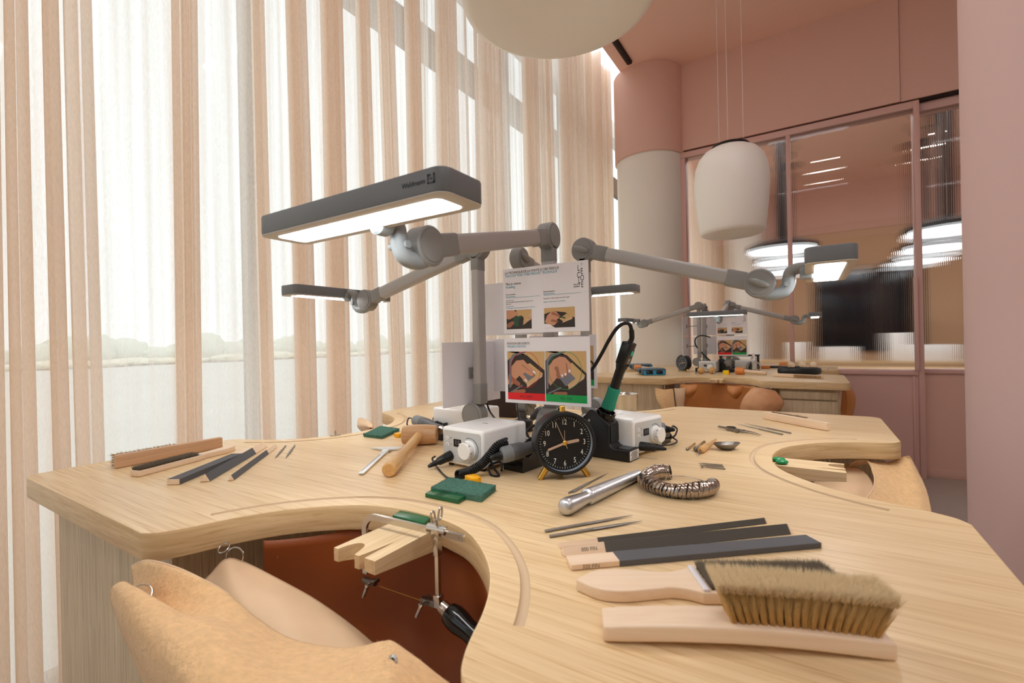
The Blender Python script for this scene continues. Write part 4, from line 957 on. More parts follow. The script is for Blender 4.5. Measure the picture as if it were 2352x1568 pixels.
# scouring pads, wax
def pad(label, pts, seed, cut=0.011):
    cx_ = sum(p[0] for p in pts)/4; cy_ = sum(p[1] for p in pts)/4
    t = thing('scouring_pad', label, 'scouring pad', (cx_, cy_, TZ), 0, 'green scouring pads')
    q = [Vector((p[0]-cx_, p[1]-cy_, 0)) for p in pts]; b = MB(); h = cut
    def fn(u, v):
        a = q[0].lerp(q[1], u); c = q[3].lerp(q[2], u); return a.lerp(c, v)
    rn = random.Random(seed)
    def bump_(u, v):
        p = fn(u, v); e = min(u, 1-u, v, 1-v); return (p.x+0.001*noise.noise(p*160), p.y+0.001*noise.noise(p*160+Vector((5, 0, 0))), h*(0.9 if e < 0.02 else 1)+0.0012*noise.noise(p*220)+0.0006*noise.noise(p*600))
    b.grid(bump_, 60, 36)
    for a, c in ((0, 1), (1, 2), (2, 3), (3, 0)):
        A, B = q[a], q[c]
        def side(u, v, A=A, B=B):
            p = A.lerp(B, u); return (p.x+0.001*noise.noise(p*160), p.y+0.001*noise.noise(p*160+Vector((5, 0, 0))), h*0.9*(1-v)+0.0003)
        b.grid(side, 40, 4)
    def hair(r):
        if r.random() < 0.55: u, v = r.random(), r.random(); z = h
        else:
            u, v = r.random(), r.random(); k = r.randrange(4); u, v = [(u, 0), (1, v), (u, 1), (0, v)][k]; z = r.uniform(0.001, h)
        p = fn(u, v); a = (p.x, p.y, z); d = (r.uniform(-1, 1)*0.0024, r.uniform(-1, 1)*0.0024, r.uniform(-0.2, 1)*0.0018)
        return a, (a[0]+d[0], a[1]+d[1], max(0.0004, a[2]+d[2]))
    bristles(b, hair, 9000, 0.00014, seed=seed)
    b.build('fibre_block', MAT['pad_green'], t, 180); return t
pad('green scouring pad in front of the control box, between two green wax slabs', [(0.0491, -0.4720, 0.9000), (0.1584, -0.4688, 0.9000), (0.1452, -0.4054, 0.9000), (0.0374, -0.4073, 0.9000)], 3)
pad('small green scouring pad behind the mallet near the curtain', [(-0.4760, -0.1811, 0.9000), (-0.4023, -0.1781, 0.9000), (-0.4461, -0.0703, 0.9000), (-0.5361, -0.0662, 0.9000)], 4, 0.009)
def wax_block(label, pts, z0, h, m='wax_green', name='wax_block', cuts=True, group='green wax slabs'):
    cx_ = sum(p[0] for p in pts)/len(pts); cy_ = sum(p[1] for p in pts)/len(pts)
    t = thing(name, label, 'wax', (cx_, cy_, z0), 0, group)
    b = MB(); b.prism([(p[0]-cx_, p[1]-cy_) for p in pts], 0, h, bev=0.0006); o = b.build('slab', MAT[m], t)
    if cuts:
        P = [Vector((p[0]-cx_, p[1]-cy_, 0)) for p in pts]
        for i in range(5):
            u = 0.30+i*0.045; a = P[0].lerp(P[1], u); c = P[3].lerp(P[2], u+0.05); b = MB(); b.cyl(0.0005, (a.x, a.y, h+0.0001), (c.x, c.y, h+0.0001), 6); b.build('saw_cut', MAT['print_green'], o)
    return t
wax_block('dark green wax slab with saw cuts lying against the scouring pad', [(0.0566, -0.4948, 0.9000), (0.1301, -0.4941, 0.9000), (0.1270, -0.4713, 0.9000), (0.0512, -0.4708, 0.9000)], TZ, 0.0075)
wax_block('green wax strip beside the small scouring pad behind the mallet', [(-0.4942, -0.1690, 0.9000), (-0.4642, -0.1751, 0.9000), (-0.4709, -0.1057, 0.9000), (-0.5025, -0.0981, 0.9000)], TZ, 0.007, cuts=False)
def yellow(label, p, s):
    t = thing('yellow_wax', label, 'wax', (p[0], p[1], TZ), radians(-25), 'yellow wax lumps')
    b = MB(); b.prism([(-0.5*s, -0.30*s), (0.35*s, -0.34*s), (0.52*s, 0.0), (0.3*s, 0.32*s), (-0.42*s, 0.30*s)], 0, 0.42*s, bev=0.05*s); b.build('lump', MAT['wax_yellow'], t)
yellow('yellow wax lump behind the green pad in front of the control box', (0.0826, -0.3890, 0.9050), 0.034)
yellow('yellow wax lump behind the mallet head', (-0.3845, -0.1349, 0.9050), 0.026)
# brushes
def arc_brush(t, L, w, h, Mb, bristle, seed, mat_w='beech', hl=0.5, blen=0.03, rake=0.2, rows=5, cols=18, dens=42, arch=0.0):
    """flat wooden brush: handle from x=0, block to x=L, bristles along local +z"""
    b = MB()
    bb = bmesh.new(); rings = []; rr_ = 0.0022
    for x, k in [(0.0, 0.82), (0.0012, 0.90), (0.004, 0.95)]+[(L*(0.03+0.94*i/20), 0.96+0.04*min(1, i/6)) for i in range(21)]+[(L-0.0015, 0.985), (L, 0.94)]:
        sec = []
        for sx, sz, a0 in ((1, 1, 0), (-1, 1, pi/2), (-1, -1, pi), (1, -1, 3*pi/2)):
            for q_ in range(4):
                a = a0+pi/2*q_/3; sec.append(((sx*(w/2-rr_)+rr_*cos(a))*k, (h/2+(sz*(h/2-rr_)+rr_*sin(a))*(k if k > 0.96 else 0.9))))
        rings.append([bb.verts.new((x, y_, z_)) for y_, z_ in sec])
    for r1, r2 in zip(rings, rings[1:]):
        for q_ in range(16): bb.faces.new((r1[q_], r1[(q_+1) % 16], r2[(q_+1) % 16], r2[q_]))
    bb.faces.new(rings[0][::-1]); bb.faces.new(rings[-1]); bmesh.ops.recalc_face_normals(bb, faces=bb.faces); b.add(bb)
    def za(x): return arch*sin(pi*max(0.0, min(1.0, x/L)))
    for v in b.bm.verts: v.co.z += za(v.co.x)
    b.bm.transform(Mb); b.build('wooden_back', MAT[mat_w], t)
    for part, (lo, hi, mm) in enumerate(((0.0, 0.85, bristle), (0.74, 1.0, 'bristle_tip'))):
        b = MB()
        def fn(r):
            c = r.randrange(cols); rw = r.randrange(rows); u = (c+0.5)/cols; v = (rw+0.5)/rows
            g0, g1 = r.gauss(0, 0.0009), r.gauss(0, 0.0008); x = hl*L+u*(L*0.965-hl*L)+g0*(1+lo); y = (v-0.5)*w*0.72+g1
            sx = (u-0.5)*rake*blen*2; sy = (v-0.5)*blen*0.35; j = r.gauss(0, 0.0008+0.0018*hi)*hi; j2 = r.gauss(0, 0.0020)*hi; H_ = blen*r.uniform(0.9, 1.05)
            a = Vector((x+lo*sx, y+lo*sy, h+za(x)+lo*H_)); c_ = Vector((x+hi*sx+j, y+hi*sy+j2, h+za(x)+hi*H_))
            return Mb @ a, Mb @ c_
        bristles(b, fn, rows*cols*dens, 0.00028, seed=seed)
        b.build('bristles', MAT[mm], t, 180)
t, L = along('bench_brush', 'long beech bench brush with tall golden bristles, nearest the camera', 'brush', (0.4646, -0.6972, 0.9050), (0.6797, -0.5976, 0.9050), group='wooden bench brushes')
arc_brush(t, L, 0.034, 0.015, T(0, 0, 0.0005), 'bristle_gold', 5, hl=0.46, blen=0.040, rake=0.36, rows=5, cols=19, dens=125, arch=0.006)
t, L = along('bench_brush', 'pale bench brush lying on its side at the far right of the near bench', 'brush', (0.6699, 0.4799, 0.9000), (0.5020, 0.6277, 0.9000), group='wooden bench brushes')
t.location.z = TZ
arc_brush(t, L, 0.024, 0.014, T(0, 0.007, 0.0125) @ R(pi/2, 'X'), 'bristle_mid', 6, hl=0.42, blen=0.026, rake=0.2, cols=16, dens=36)
t, L = along('bench_brush', 'reddish bench brush standing on its side at the left end of the near bench', 'brush', (-0.7138, -0.4607, 0.9000), (-0.7078, -0.6922, 0.9000), group='wooden bench brushes')
arc_brush(t, L, 0.030, 0.012, T(0, 0.008, 0.0155) @ R(pi/2, 'X'), 'bristle_gold', 7, 'beech_dark', hl=0.45, blen=0.026, rake=0.3, cols=16, dens=50)
def paddle_brush(t, L, w, Mb, hh, mm, seed, bx0, blen, dens=60, cols=22, rows=6, r=0.00022, waist=True):
    b = MB()
    top = [(0, 0.0), (L*0.015, 0.0045), (L*0.08, w*0.36), (L*0.17, w*0.44), (L*0.28, w*0.36), (L*0.36, w*0.30), (L*0.42, w*0.38), (L*bx0, w*0.5)]
    P = smooth_path([(x, y, 0) for x, y in top], 5); up = [(p.x, p.y) for p in P]
    pts = up+[(L-0.004, w/2), (L, w/2-0.004), (L, -w/2+0.004), (L-0.004, -w/2)]+[(x, -y) for x, y in up[::-1][:-1]]
    b.prism(pts, 0, hh, Mb, bev=0.0016, seg=3); b.build('paddle', MAT['beech'], t)
    b = MB()
    def fn(rn):
        c = rn.randrange(cols); rw = rn.randrange(rows); u = (c+0.5)/cols; v = (rw+0.5)/rows
        x = L*(bx0+0.03)+u*(L*0.985-L*(bx0+0.03)); y = (v-0.5)*w*0.86; H_ = blen*rn.uniform(0.85, 1.05)
        return Mb @ Vector((x+rn.gauss(0, .0006), y+rn.gauss(0, .0006), hh)), Mb @ Vector((x+rn.gauss(0, 0.003), y+rn.gauss(0, 0.003), hh+H_))
    bristles(b, fn, rows*cols*dens, r, seed=seed); b.build('bristles', MAT[mm], t, 180)
    b = MB(); bristles(b, fn, rows*cols*dens//4, r, seed=seed+50); b.build('bristles', MAT['bristle_mid'], t, 180)
    b = MB(); b.box(0.006, w*0.96, 0.003, Mb, c=(L*(bx0+0.012), 0, hh+0.0012), r=0.0008); b.build('chamfer_highlight', MAT['paper_white'], t)  # white strip stands in for light caught on the block's chamfer
t, L = along('paddle_brush', 'beech paddle brush with dark wire bristles, behind the golden bench brush', 'brush', (0.4133, -0.6437, 0.9000), (0.6506, -0.5067, 0.9000))
paddle_brush(t, L, 0.054, T(0, 0, 0.0005), 0.0125, 'bristle_dark', 8, 0.46, 0.012, 60, 26, 12)
t, L = along('wire_brush', 'slim beech wire brush at the left end of the near bench, handle toward the window', 'brush', (-0.6507, -0.4566, 0.9000), (-0.5821, -0.6982, 0.9000))
paddle_brush(t, L, 0.030, T(0, 0, 0.0005), 0.0125, 'bristle_dark', 9, 0.42, 0.009, 16, 40, 7, 0.0003)
# emery sticks
def emery(label, p, q, kind, w, h, wood_frac, group, mt='emery', flip=False, stamp=None):
    t, L = along('emery_stick', label, 'sanding stick', p, q, TZ, group)
    if kind == 'flat': sec = [(-w/2, 0), (w/2, 0), (w/2, h), (-w/2, h)]
    else: sec = [(-w/2, 0), (w/2, 0), (0, h)]
    MM = R(pi/2, 'Z') @ MX    # extrude local z -> x
    def ext(x0, x1, k, m, nm):
        g = [(y*k, (z-h/2)*k+h/2+0.0004) for y, z in sec]; b = MB()
        bb = bmesh.new(); A = [bb.verts.new((x0, y, z)) for y, z in g]; B = [bb.verts.new((x1, y, z)) for y, z in g]; n = len(g)
        bb.faces.new(A[::-1]); bb.faces.new(B)
        for i in range(n): bb.faces.new((A[i], A[(i+1) % n], B[(i+1) % n], B[i]))
        bmesh.ops.recalc_face_normals(bb, faces=bb.faces); bmesh.ops.bevel(bb, geom=bb.edges[:], offset=0.0005, segments=1, affect='EDGES'); b.add(bb); return b.build(nm, MAT[m], t)
    ext(0.0, L, 0.93, 'beech', 'wooden_core'); ext(L*wood_frac, L*0.994, 1.0, mt, 'emery_paper')
    if stamp:
        b = MB()
        if kind == 'flat': M = T(0.024, -w/2*0.93-0.0003, h/2) @ MX
        else: M = T(0.034, -w/4*0.93-0.0006, h/2) @ R(atan2(h, w/2), 'X')
        b.add(text_bm(stamp, 0.0065, M, 0, 'CENTER')); b.build('stamp', MAT['bristle_dark'], t, 180)
    return t
GL, GR = 'emery sticks at the left end', 'emery sticks at the front right'
emery('flat emery stick, leftmost of the three at the left end of the bench', (-0.5893, -0.4443, 0.9040), (-0.4384, -0.6838, 0.9040), 'flat', 0.026, 0.011, 0.24, GL)
emery('triangular emery stick, middle of the three at the left end of the bench', (-0.6112, -0.4022, 0.9000), (-0.4022, -0.6425, 0.9000), 'tri', 0.019, 0.016, 0.24, GL)
emery('thin triangular emery stick, rightmost of the three at the left end of the bench', (-0.5775, -0.3907, 0.9000), (-0.3635, -0.6115, 0.9000), 'tri', 0.012, 0.011, 0.24, GL)
emery('thin emery stick at the front right, farthest of the three from the camera', (0.3492, -0.5590, 0.9000), (0.5717, -0.3364, 0.9000), 'tri', 0.009, 0.0075, 0.17, GR, 'emery_dark')
emery('triangular emery stick at the front right, middle of the three, stamped wooden end', (0.3625, -0.5744, 0.9000), (0.6007, -0.3591, 0.9000), 'tri', 0.016, 0.012, 0.17, GR, 'emery_dark', stamp='000 FIN')
emery('flat broad emery stick at the front right, nearest the camera of the three', (0.3820, -0.5975, 0.9000), (0.6312, -0.3848, 0.9000), 'flat', 0.026, 0.007, 0.18, GR, stamp='320 FIN')
# needle files
def needle_file(label, p, q, group, r=0.0022, flatw=0.0026, split=0.48):
    t, L = along('needle_file', label, 'file', p, q, TZ, group)
    b = MB(); b.cyl(r, (0, 0, r), (L*split, 0, r), 14, bev=0.0005); b.build('shank', MAT['file_steel'], t)
    b = MB(); b.tube([(L*split-0.004+u*(L*(1-split)+0.004)/12, 0, r) for u in range(13)], lambda u: max(0.0003, flatw*(1-u**2.2*0.9)), 10, flat=0.55); b.build('blade', MAT['steel_dark'], t); return t
needle_file('needle file in front of the ring mandrel, upper of the two', (0.3108, -0.5249, 0.9000), (0.3979, -0.4066, 0.9000), 'needle files at the front')
needle_file('needle file in front of the ring mandrel, lower of the two', (0.3244, -0.5374, 0.9000), (0.4171, -0.4214, 0.9000), 'needle files at the front', 0.0022, 0.0032)
needle_file('short dark needle file right of the left emery sticks', (-0.5668, -0.3678, 0.9000), (-0.4576, -0.4632, 0.9000), 'needle files at the left', 0.002, 0.003, 0.4)
needle_file('short pale needle file right of the left emery sticks, farther right of the pair', (-0.5489, -0.3527, 0.9000), (-0.4376, -0.4480, 0.9000), 'needle files at the left', 0.002, 0.0034, 0.4)
needle_file('thin round file at the right end behind the dividers, nearer of the pair', (0.5635, 0.3656, 0.9000), (0.4335, 0.4881, 0.9000), 'round files at the right', 0.0022, 0.0022)
needle_file('thin round file at the right end behind the dividers, farther of the pair', (0.5820, 0.3948, 0.9000), (0.4535, 0.5061, 0.9000), 'round files at the right', 0.0022, 0.0022)
needle_file('thin brassy file lying under the ring mandrel, by the right clock leg', (0.2674, -0.3576, 0.9000), (0.2834, -0.2078, 0.9000), 'thin files under the mandrel', 0.0018, 0.0016)
needle_file('thin twisted file lying along the ring mandrel, second by the clock', (0.2724, -0.3468, 0.9000), (0.2795, -0.2237, 0.9000), 'thin files under the mandrel', 0.0016, 0.0014)
# mandrel
t, L = along('ring_mandrel', 'silver ridged ring mandrel with rounded handle in front of the clock', 'ring mandrel', (0.3063, -0.4600, 0.9140), (0.3474, -0.2162, 0.9090))
M = orient((0, 0, 0.0135), (L, 0, 0.0095))
b = MB(); b.lathe([(0, 0), (0.006, 0.0004), (0.0105, 0.003), (0.0130, 0.008), (0.0134, 0.015), (0.0122, 0.035), (0.0104, 0.052), (0.0098, 0.062), (0.0104, 0.070)], M, 40); b.build('handle', MAT['alu_satin'], t)
b = MB(); pr = [(0.0095, 0.066), (0.0135, 0.070)]; n = 34; Ls = L-0.070
for i in range(n):
    r0 = 0.0136-(0.0136-0.0092)*i/n; z0 = 0.070+Ls*i/n; pr += [(r0, z0), (r0-0.0001, z0+Ls/n*0.82), (r0-0.0005, z0+Ls/n*0.9)]
pr += [(0.0088, L-0.001), (0.0078, L), (0, L)]
b.lathe(pr, M, 48); b.build('stepped_cone', MAT['alu_satin'], t)
b = MB(); b.box(Ls-0.03, 0.004, 0.0006, M @ R(pi/2, 'Y') @ T(0, 0, 0), c=(-0.070-Ls/2, 0, 0.0120)); b.build('scale_groove', MAT['steel_dark'], t)
# ring sizer
t = thing('ring_sizer', 'loop of many steel finger-size rings lying right of the mandrel', 'ring sizer', (0.425, -0.235, TZ))
b = MB(); b.tube([(0.058*cos(a), 0.058*sin(a), 0.006) for a in [2*pi*i/60 for i in range(60)]], 0.0010, 8, closed=True); b.build('wire_loop', MAT['steel'], t)
b = MB(); b.lathe([(0, 0), (0.007, 0), (0.007, 0.008), (0.0065, 0.0085), (0, 0.0085)], T(0.058*cos(0.32), 0.058*sin(0.32), 0.003), 28); b.build('clasp', MAT['nickel'], t)
NR = 46; ring_me = None
for i in range(NR):
    a = radians(118)+radians(250)*i/(NR-1); rr = 0.0128+0.0012*sin(i*0.4); r_c = 0.058
    b = MB(); w = 0.0024
    M = T(r_c*cos(a), r_c*sin(a), 0.0) @ R(a+pi/2, 'Z') @ T(0, 0, rr+0.0008) @ R(radians(28), 'X') @ R(radians(8*sin(i*2.1)), 'Y') @ R(radians(90), 'Y') @ R(radians(24), 'X')
    b.lathe([(rr, -w), (rr+0.0002, 0), (rr, w), (rr-0.0011, w), (rr-0.0011, -w), (rr, -w)], M, 32, cap=False)
    b.ball(0.0017, (rr+0.0004, 0, 0), 10, M); o = b.build('ring', MAT['nickel'], t)
# dividers
t, L = along('dividers', 'dark steel spring dividers lying open at the right end of the near bench', 'dividers', (0.3969, 0.3935, 0.9020), (0.5139, 0.3297, 0.9020))
b = MB(); b.cyl(0.003, (0, 0, 0.006), (0.030, 0, 0.006), 14, bev=0.0005); b.build('handle', MAT['steel_dark'], t)
b = MB(); b.lathe([(0.0135, 0), (0.0135, 0.010), (0.0120, 0.010), (0.0120, 0), (0.0135, 0)], T(0.042, 0, 0.0008), 40, cap=False); b.build('spring', MAT['steel_dark'], t)
for s in (-1, 1):
    b = MB(); b.tube(smooth_path([(0.052, s*0.008, 0.005), (0.08, s*0.011, 0.0045), (0.11, s*0.008, 0.004), (L, s*0.004, 0.0015)], 6), lambda u: 0.0038*(1-u)+0.0006, 10, flat=0.6); b.build('leg', MAT['steel_dark'], t)
b = MB(); b.cyl(0.0014, (0.072, -0.026, 0.005), (0.072, 0.018, 0.005), 10); b.build('adjusting_screw', MAT['steel'], t)
b = MB(); b.cyl(0.0055, (0.072, -0.019, 0.0056), (0.072, -0.013, 0.0056), 18, bev=0.0008); b.build('nut', MAT['steel_dark'], t)
# setting tools, bowl, burs
def brass_punch(label, p, q, r, rh):
    t, L = along('setting_tool', label, 'hand tool', p, q, TZ, 'small brass shanked tools')
    b = MB(); b.lathe([(0.5*r, 0), (rh, 0.003), (rh, rh*1.6), (r, rh*2.0)], orient((0, 0, rh), (L, 0, rh*0.9)), 20); b.build('head', MAT['steel_dark'], t)
    b = MB(); b.lathe([(r, rh*1.8), (r, L*0.97), (r*0.8, L)], orient((0, 0, rh), (L, 0, r)), 20); b.build('shank', MAT['brass'], t)
brass_punch('small brass shanked tool with dark tip, leftmost of the trio', (0.3775, 0.0647, 0.9030), (0.3803, 0.1411, 0.9030), 0.0026, 0.0036)
brass_punch('thick brass shanked tool with dark tip, middle of the trio', (0.3981, 0.0606, 0.9050), (0.4001, 0.1580, 0.9050), 0.0046, 0.0062)
t, L = along('graver', 'pale wooden handled graver pointing at the camera, beside the oval dish', 'hand tool', (0.4101, 0.0281, 0.9040), (0.4217, 0.2035, 0.9040))
b = MB(); b.lathe([(0.0035, 0.018), (0.0075, 0.022), (0.0085, 0.035), (0.0078, 0.06), (0.0055, 0.09), (0.003, L-0.01), (0.001, L)], orient((0, 0, 0.0085), (L, 0, 0.006)), 24); b.build('handle', MAT['handle_wood'], t)
b = MB(); b.cyl(0.0026, (0.002, 0, 0.004), (0.022, 0, 0.0085), 12, bev=0.0004); b.build('ferrule', MAT['steel_dark'], t)
b = MB(); b.cyl(0.0006, (-0.006, 0, 0.0012), (0.004, 0, 0.0045), 8, r2=0.0014); b.build('tip', MAT['steel'], t)
t = thing('oval_dish', 'small dark oval dish beside the graver at the right of the near bench', 'dish', (0.4575, 0.118, TZ), radians(38))
b = MB()
def dish(u, v):
    a = 2*pi*u; k = v; x = 0.034*cos(a)*(0.35+0.65*k); y = 0.0195*sin(a)*abs(sin(a))**0.35*(0.35+0.65*k); z = 0.0005+0.0145*k**1.6+0.001*abs(cos(a))*k; return (x, y, z)
b.grid(dish, 48, 10, thick=-0.0015); b.prism([(0.012*cos(2*pi*i/32), 0.0067*sin(2*pi*i/32)) for i in range(32)], 0.0003, 0.0012); b.build('bowl', MAT['steel_dark'], t, 60)
for i, (p, q, rt, lb) in enumerate((((0.4249, -0.0502, 0.9010), (0.4710, -0.0377, 0.9010), 0.0010, 'farthest'), ((0.4300, -0.0633, 0.9010), (0.4754, -0.0508, 0.9010), 0.0014, 'middle'), ((0.4357, -0.0757, 0.9010), (0.4802, -0.0670, 0.9010), 0.0024, 'nearest and round headed'))):
    t, L = along('bur', 'tiny steel bur behind the ring sizer, %s of the three' % lb, 'bur', p, q, TZ, 'tiny burs in a row')
    b = MB(); b.cyl(0.0013, (0.012, 0, 0.0024), (L, 0, 0.0013), 12); b.cyl(0.0006, (0.003, 0, 0.0024), (0.013, 0, 0.0024), 10, r2=0.0013); b.build('shank', MAT['steel_dark'], t)
    b = MB(); b.ball(rt, (0.002, 0, 0.0024), 12); b.build('cutting_head', MAT['steel_dark'], t)
# clip on the window side edge
t = thing('bench_clip', 'small chrome clip on the window side edge of the near bench', 'clip', (-0.5716, -0.2076, 0.9000), radians(60))
b = MB(); b.box(0.030, 0.010, 0.003, c=(0, 0, 0.0016), r=0.0008); b.build('plate', MAT['steel'], t)
b = MB(); b.cyl(0.003, (0, 0, 0.003), (0, 0, 0.016), 14, r2=0.0016); b.ball(0.0025, (0, 0, 0.017), 10); b.build('stud', MAT['steel'], t)

# loose black cables between the lamp posts
def loose_cable(label, pts, r, tagpos=None):
    p0 = Vector(pts[0]); t = thing('power_cable', label, 'cable', p0, 0, 'loose black cables'); b = MB()
    b.tube([p-p0 for p in smooth_path([Vector(p) for p in pts], 8)], r, 10); b.build('lead', MAT['rubber_black'], t)
    if tagpos:
        b = MB(); b.box(0.020, 0.0008, 0.013, T(*(Vector(tagpos)-p0)) @ R(0.5, 'Z') @ R(0.5, 'Y'), r=0.0003); tg = b.build('cable_tag', MAT['sticker_white'], t)
        b = MB(); b.box(0.013, 0.0003, 0.001, T(*(Vector(tagpos)-p0)) @ R(0.5, 'Z') @ R(0.5, 'Y'), c=(0, -0.0006, 0.002)); b.box(0.010, 0.0003, 0.001, T(*(Vector(tagpos)-p0)) @ R(0.5, 'Z') @ R(0.5, 'Y'), c=(0, -0.0006, -0.001)); b.build('tag_print', MAT['ink_black'], tg)
loose_cable('thick black cable loop with a white tag between the control box and the clock', [(0.0813, -0.0075, 0.9510), (0.0578, -0.0698, 0.9647), (0.0501, -0.1221, 0.9564), (0.0495, -0.1462, 0.9449), (0.0432, -0.1501, 0.9388), (0.0346, -0.1438, 0.9431), (0.0349, -0.1318, 0.9536), (0.0540, -0.1433, 0.9531), (0.0693, -0.1573, 0.9435)], 0.0035, (0.0683, -0.1698, 0.9417))
loose_cable('thin black cable hanging straight down below the left corner of the hand photo board', [(-0.0268, -0.0524, 1.0074), (-0.0191, -0.0594, 0.9801), (-0.0052, -0.0743, 0.9551), (0.0251, -0.1143, 0.9369), (0.0450, -0.1372, 0.9302)], 0.0018)
loose_cable('thin black cable behind the left lamp post running down to the right', [(-0.1288, -0.0462, 1.0013), (-0.1231, -0.0425, 0.9806), (-0.1027, -0.0533, 0.9667), (-0.0637, -0.0759, 0.9508)], 0.0026)
# ------------------------------------------------------------------ bench pins, saw, wax on the pin
def bench_pin(label, side_k, u0, y_in, cy=0.0, flip=1, w=0.078, L=0.118, zt=0.888):
    """wooden peg plugged into the cutout edge; station frame: x along the side, -y out of the bench"""
    t = thing('bench_pin', label, 'bench pin', (*rot4((u0, y_in), side_k), zt), side_k*pi/2, 'wooden bench pins')
    t.location.y += cy
    f = flip; w2 = w/2
    P = [(-w2, 0.014), (-w2-0.002, -L*0.6), (-w2-0.003, -L)]
    P += [(-w2+0.006, -L)]
    P += [(-w2+0.006+0.016+0.016*cos(a), -L+0.030*sin(a)) for a in [pi*(1-i/10) for i in range(1, 10)]]
    P += [(-w2+0.040, -L), (-w2+0.049, -L), (-w2+0.058, -L+0.055), (-w2+0.060, -L), (w2+0.002, -L), (w2, 0.014)]
    P = [(x*f, y) for x, y in P]
    def dep(y): return -0.034+0.016*max(0.0, min(1.0, (-y-0.03)/(L-0.03)))
    b = MB(); A = 0
    for a0, a1, full in ((0, 1, 1),):
        b.prism(P, -0.034, 0.0, bev=0.0)
    for v in b.bm.verts:
        if v.co.z < -0.01: v.co.z = dep(v.co.y)
    b.build('wedge', MAT['pin_wood'], t, 25); return t
CE = -H+0.263
bench_pin('oak bench pin with round and V notches at the front scoop, saw hooked over it', 0, 0.107, CE-0.0155)
bench_pin('oak bench pin in the right-hand scoop carrying the jade green wax shapes', 1, 0.105, CE-0.0155, flip=-1)
bench_pin('oak bench pin at the front scoop of the far bench', 0, 0.10, CE-0.0155, cy=2.915)
wax_block('green wax block sitting on the front bench pin behind the saw frame', [(0.0638, -0.5782, 0.8880), (0.1315, -0.5777, 0.8880), (0.1214, -0.5500, 0.8880), (0.0581, -0.5557, 0.8880)], 0.8882, 0.009, cuts=False)
t = thing('wax_shape', 'two joined jade green wax ovals on the right-hand bench pin', 'wax', (0.5659, 0.0848, 0.8880), radians(20))
b = MB(); b.ball(0.012, (0.006, -0.006, 0.0055), 20, sc=(1.1, 0.8, 0.42)); b.ball(0.012, (0.006, 0.016, 0.0055), 20, sc=(1.2, 0.75, 0.42)); b.ball(0.007, (0.004, 0.006, 0.004), 14, sc=(0.9, 1, 0.55)); b.build('ovals', MAT['wax_jade'], t, 180)

# jeweller's saw: frame resting on the pin, blade underneath
A_ = Vector((0.0487, -0.6104, 0.9000)); B_ = Vector((0.2291, -0.6044, 0.9000))
t = thing('jeweller_saw', 'jeweller\'s saw with steel frame and black handle hooked over the front bench pin', 'saw', (A_.x, A_.y, 0.900), atan2(B_.y-A_.y, B_.x-A_.x))
LS = sqrt((B_.x-A_.x)**2+(B_.y-A_.y)**2)
xr = LS*0.74
def rect_tube(mb, path, w, h, up=(0, 1, 0)):
    bb = bmesh.new(); P = [Vector(p) for p in path]; rings = []
    for i, p in enumerate(P):
        t_ = (P[min(i+1, len(P)-1)]-P[max(i-1, 0)]).normalized(); u = Vector(up); v = t_.cross(u).normalized()
        rings.append([bb.verts.new(p+u*a*w/2+v*c*h/2) for a, c in ((1, 1), (-1, 1), (-1, -1), (1, -1))])
    for r1, r2 in zip(rings, rings[1:]):
        for k in range(4): bb.faces.new((r1[k], r1[(k+1) % 4], r2[(k+1) % 4], r2[k]))
    bb.faces.new(rings[0][::-1]); bb.faces.new(rings[-1]); bmesh.ops.recalc_face_normals(bb, faces=bb.faces); mb.add(bb)
arc = [(0.012-0.024*cos(a)*1.0+0.012*0, 0, 0.004+0.0-0.024+0.024*sin(a)) for a in [i*pi/2/10 for i in range(11)]]
path = [(-0.012, 0, -0.088), (-0.012, 0, -0.02)]+arc[1:]+[(0.03, 0, 0.004), (LS, 0, 0.004)]
b = MB(); rect_tube(b, path, 0.005, 0.009); b.build('frame_bow', MAT['steel'], t, 50)
b = MB(); b.cyl(0.0012, (LS-0.008, -0.0024, 0.004), (LS-0.008, -0.0034, 0.004), 10); b.build('rivet', MAT['steel'], t)
b = MB(); b.box(0.014, 0.012, 0.016, c=(xr, 0, 0.002), r=0.002); b.cyl(0.006, (xr-0.017, 0, 0.008), (xr+0.017, 0, 0.008), 18, bev=0.001); b.box(0.009, 0.010, 0.03, c=(xr, 0, -0.014), r=0.001); b.build('slide_clamp', MAT['steel'], t)
b = MB(); b.cyl(0.003, (xr, 0, 0.012), (xr, 0, 0.022), 12)
for s in (-1, 1): b.tube(smooth_path([(xr, s*0.002, 0.018), (xr, s*0.010, 0.022), (xr, s*0.012, 0.034), (xr, s*0.006, 0.034), (xr, s*0.003, 0.021)], 5), 0.0016, 8)
b.build('wing_nut', MAT['steel'], t)
b = MB(); rect_tube(b, [(xr, 0, -0.02), (xr, 0, -0.088)], 0.006, 0.006); b.box(0.011, 0.011, 0.018, c=(xr, 0, -0.093), r=0.001); b.build('rear_arm', MAT['steel'], t, 50)
def chuck(x, s):
    b = MB(); b.box(0.026, 0.008, 0.008, c=(x, 0, -0.099), r=0.0008); b.cyl(0.004, (x-s*0.008, 0.004, -0.099), (x-s*0.008, 0.010, -0.099), 14); c_ = b.build('blade_clamp', MAT['steel_dark'], t)
    b = MB(); b.cyl(0.0022, (x-s*0.006, -0.004, -0.099), (x-s*0.006, -0.013, -0.099), 10); b.box(0.004, 0.006, 0.022, T(x-s*0.006, -0.014, -0.107) @ R(0.5, 'Y'), r=0.001); b.build('thumb_lever', MAT['steel'], c_)
chuck(-0.004, -1); chuck(xr-0.018, 1)
b = MB(); b.box(xr-0.045, 0.0004, 0.0008, c=((xr-0.02)/2+0.004, 0, -0.101)); b.build('saw_blade', MAT['brass'], t)
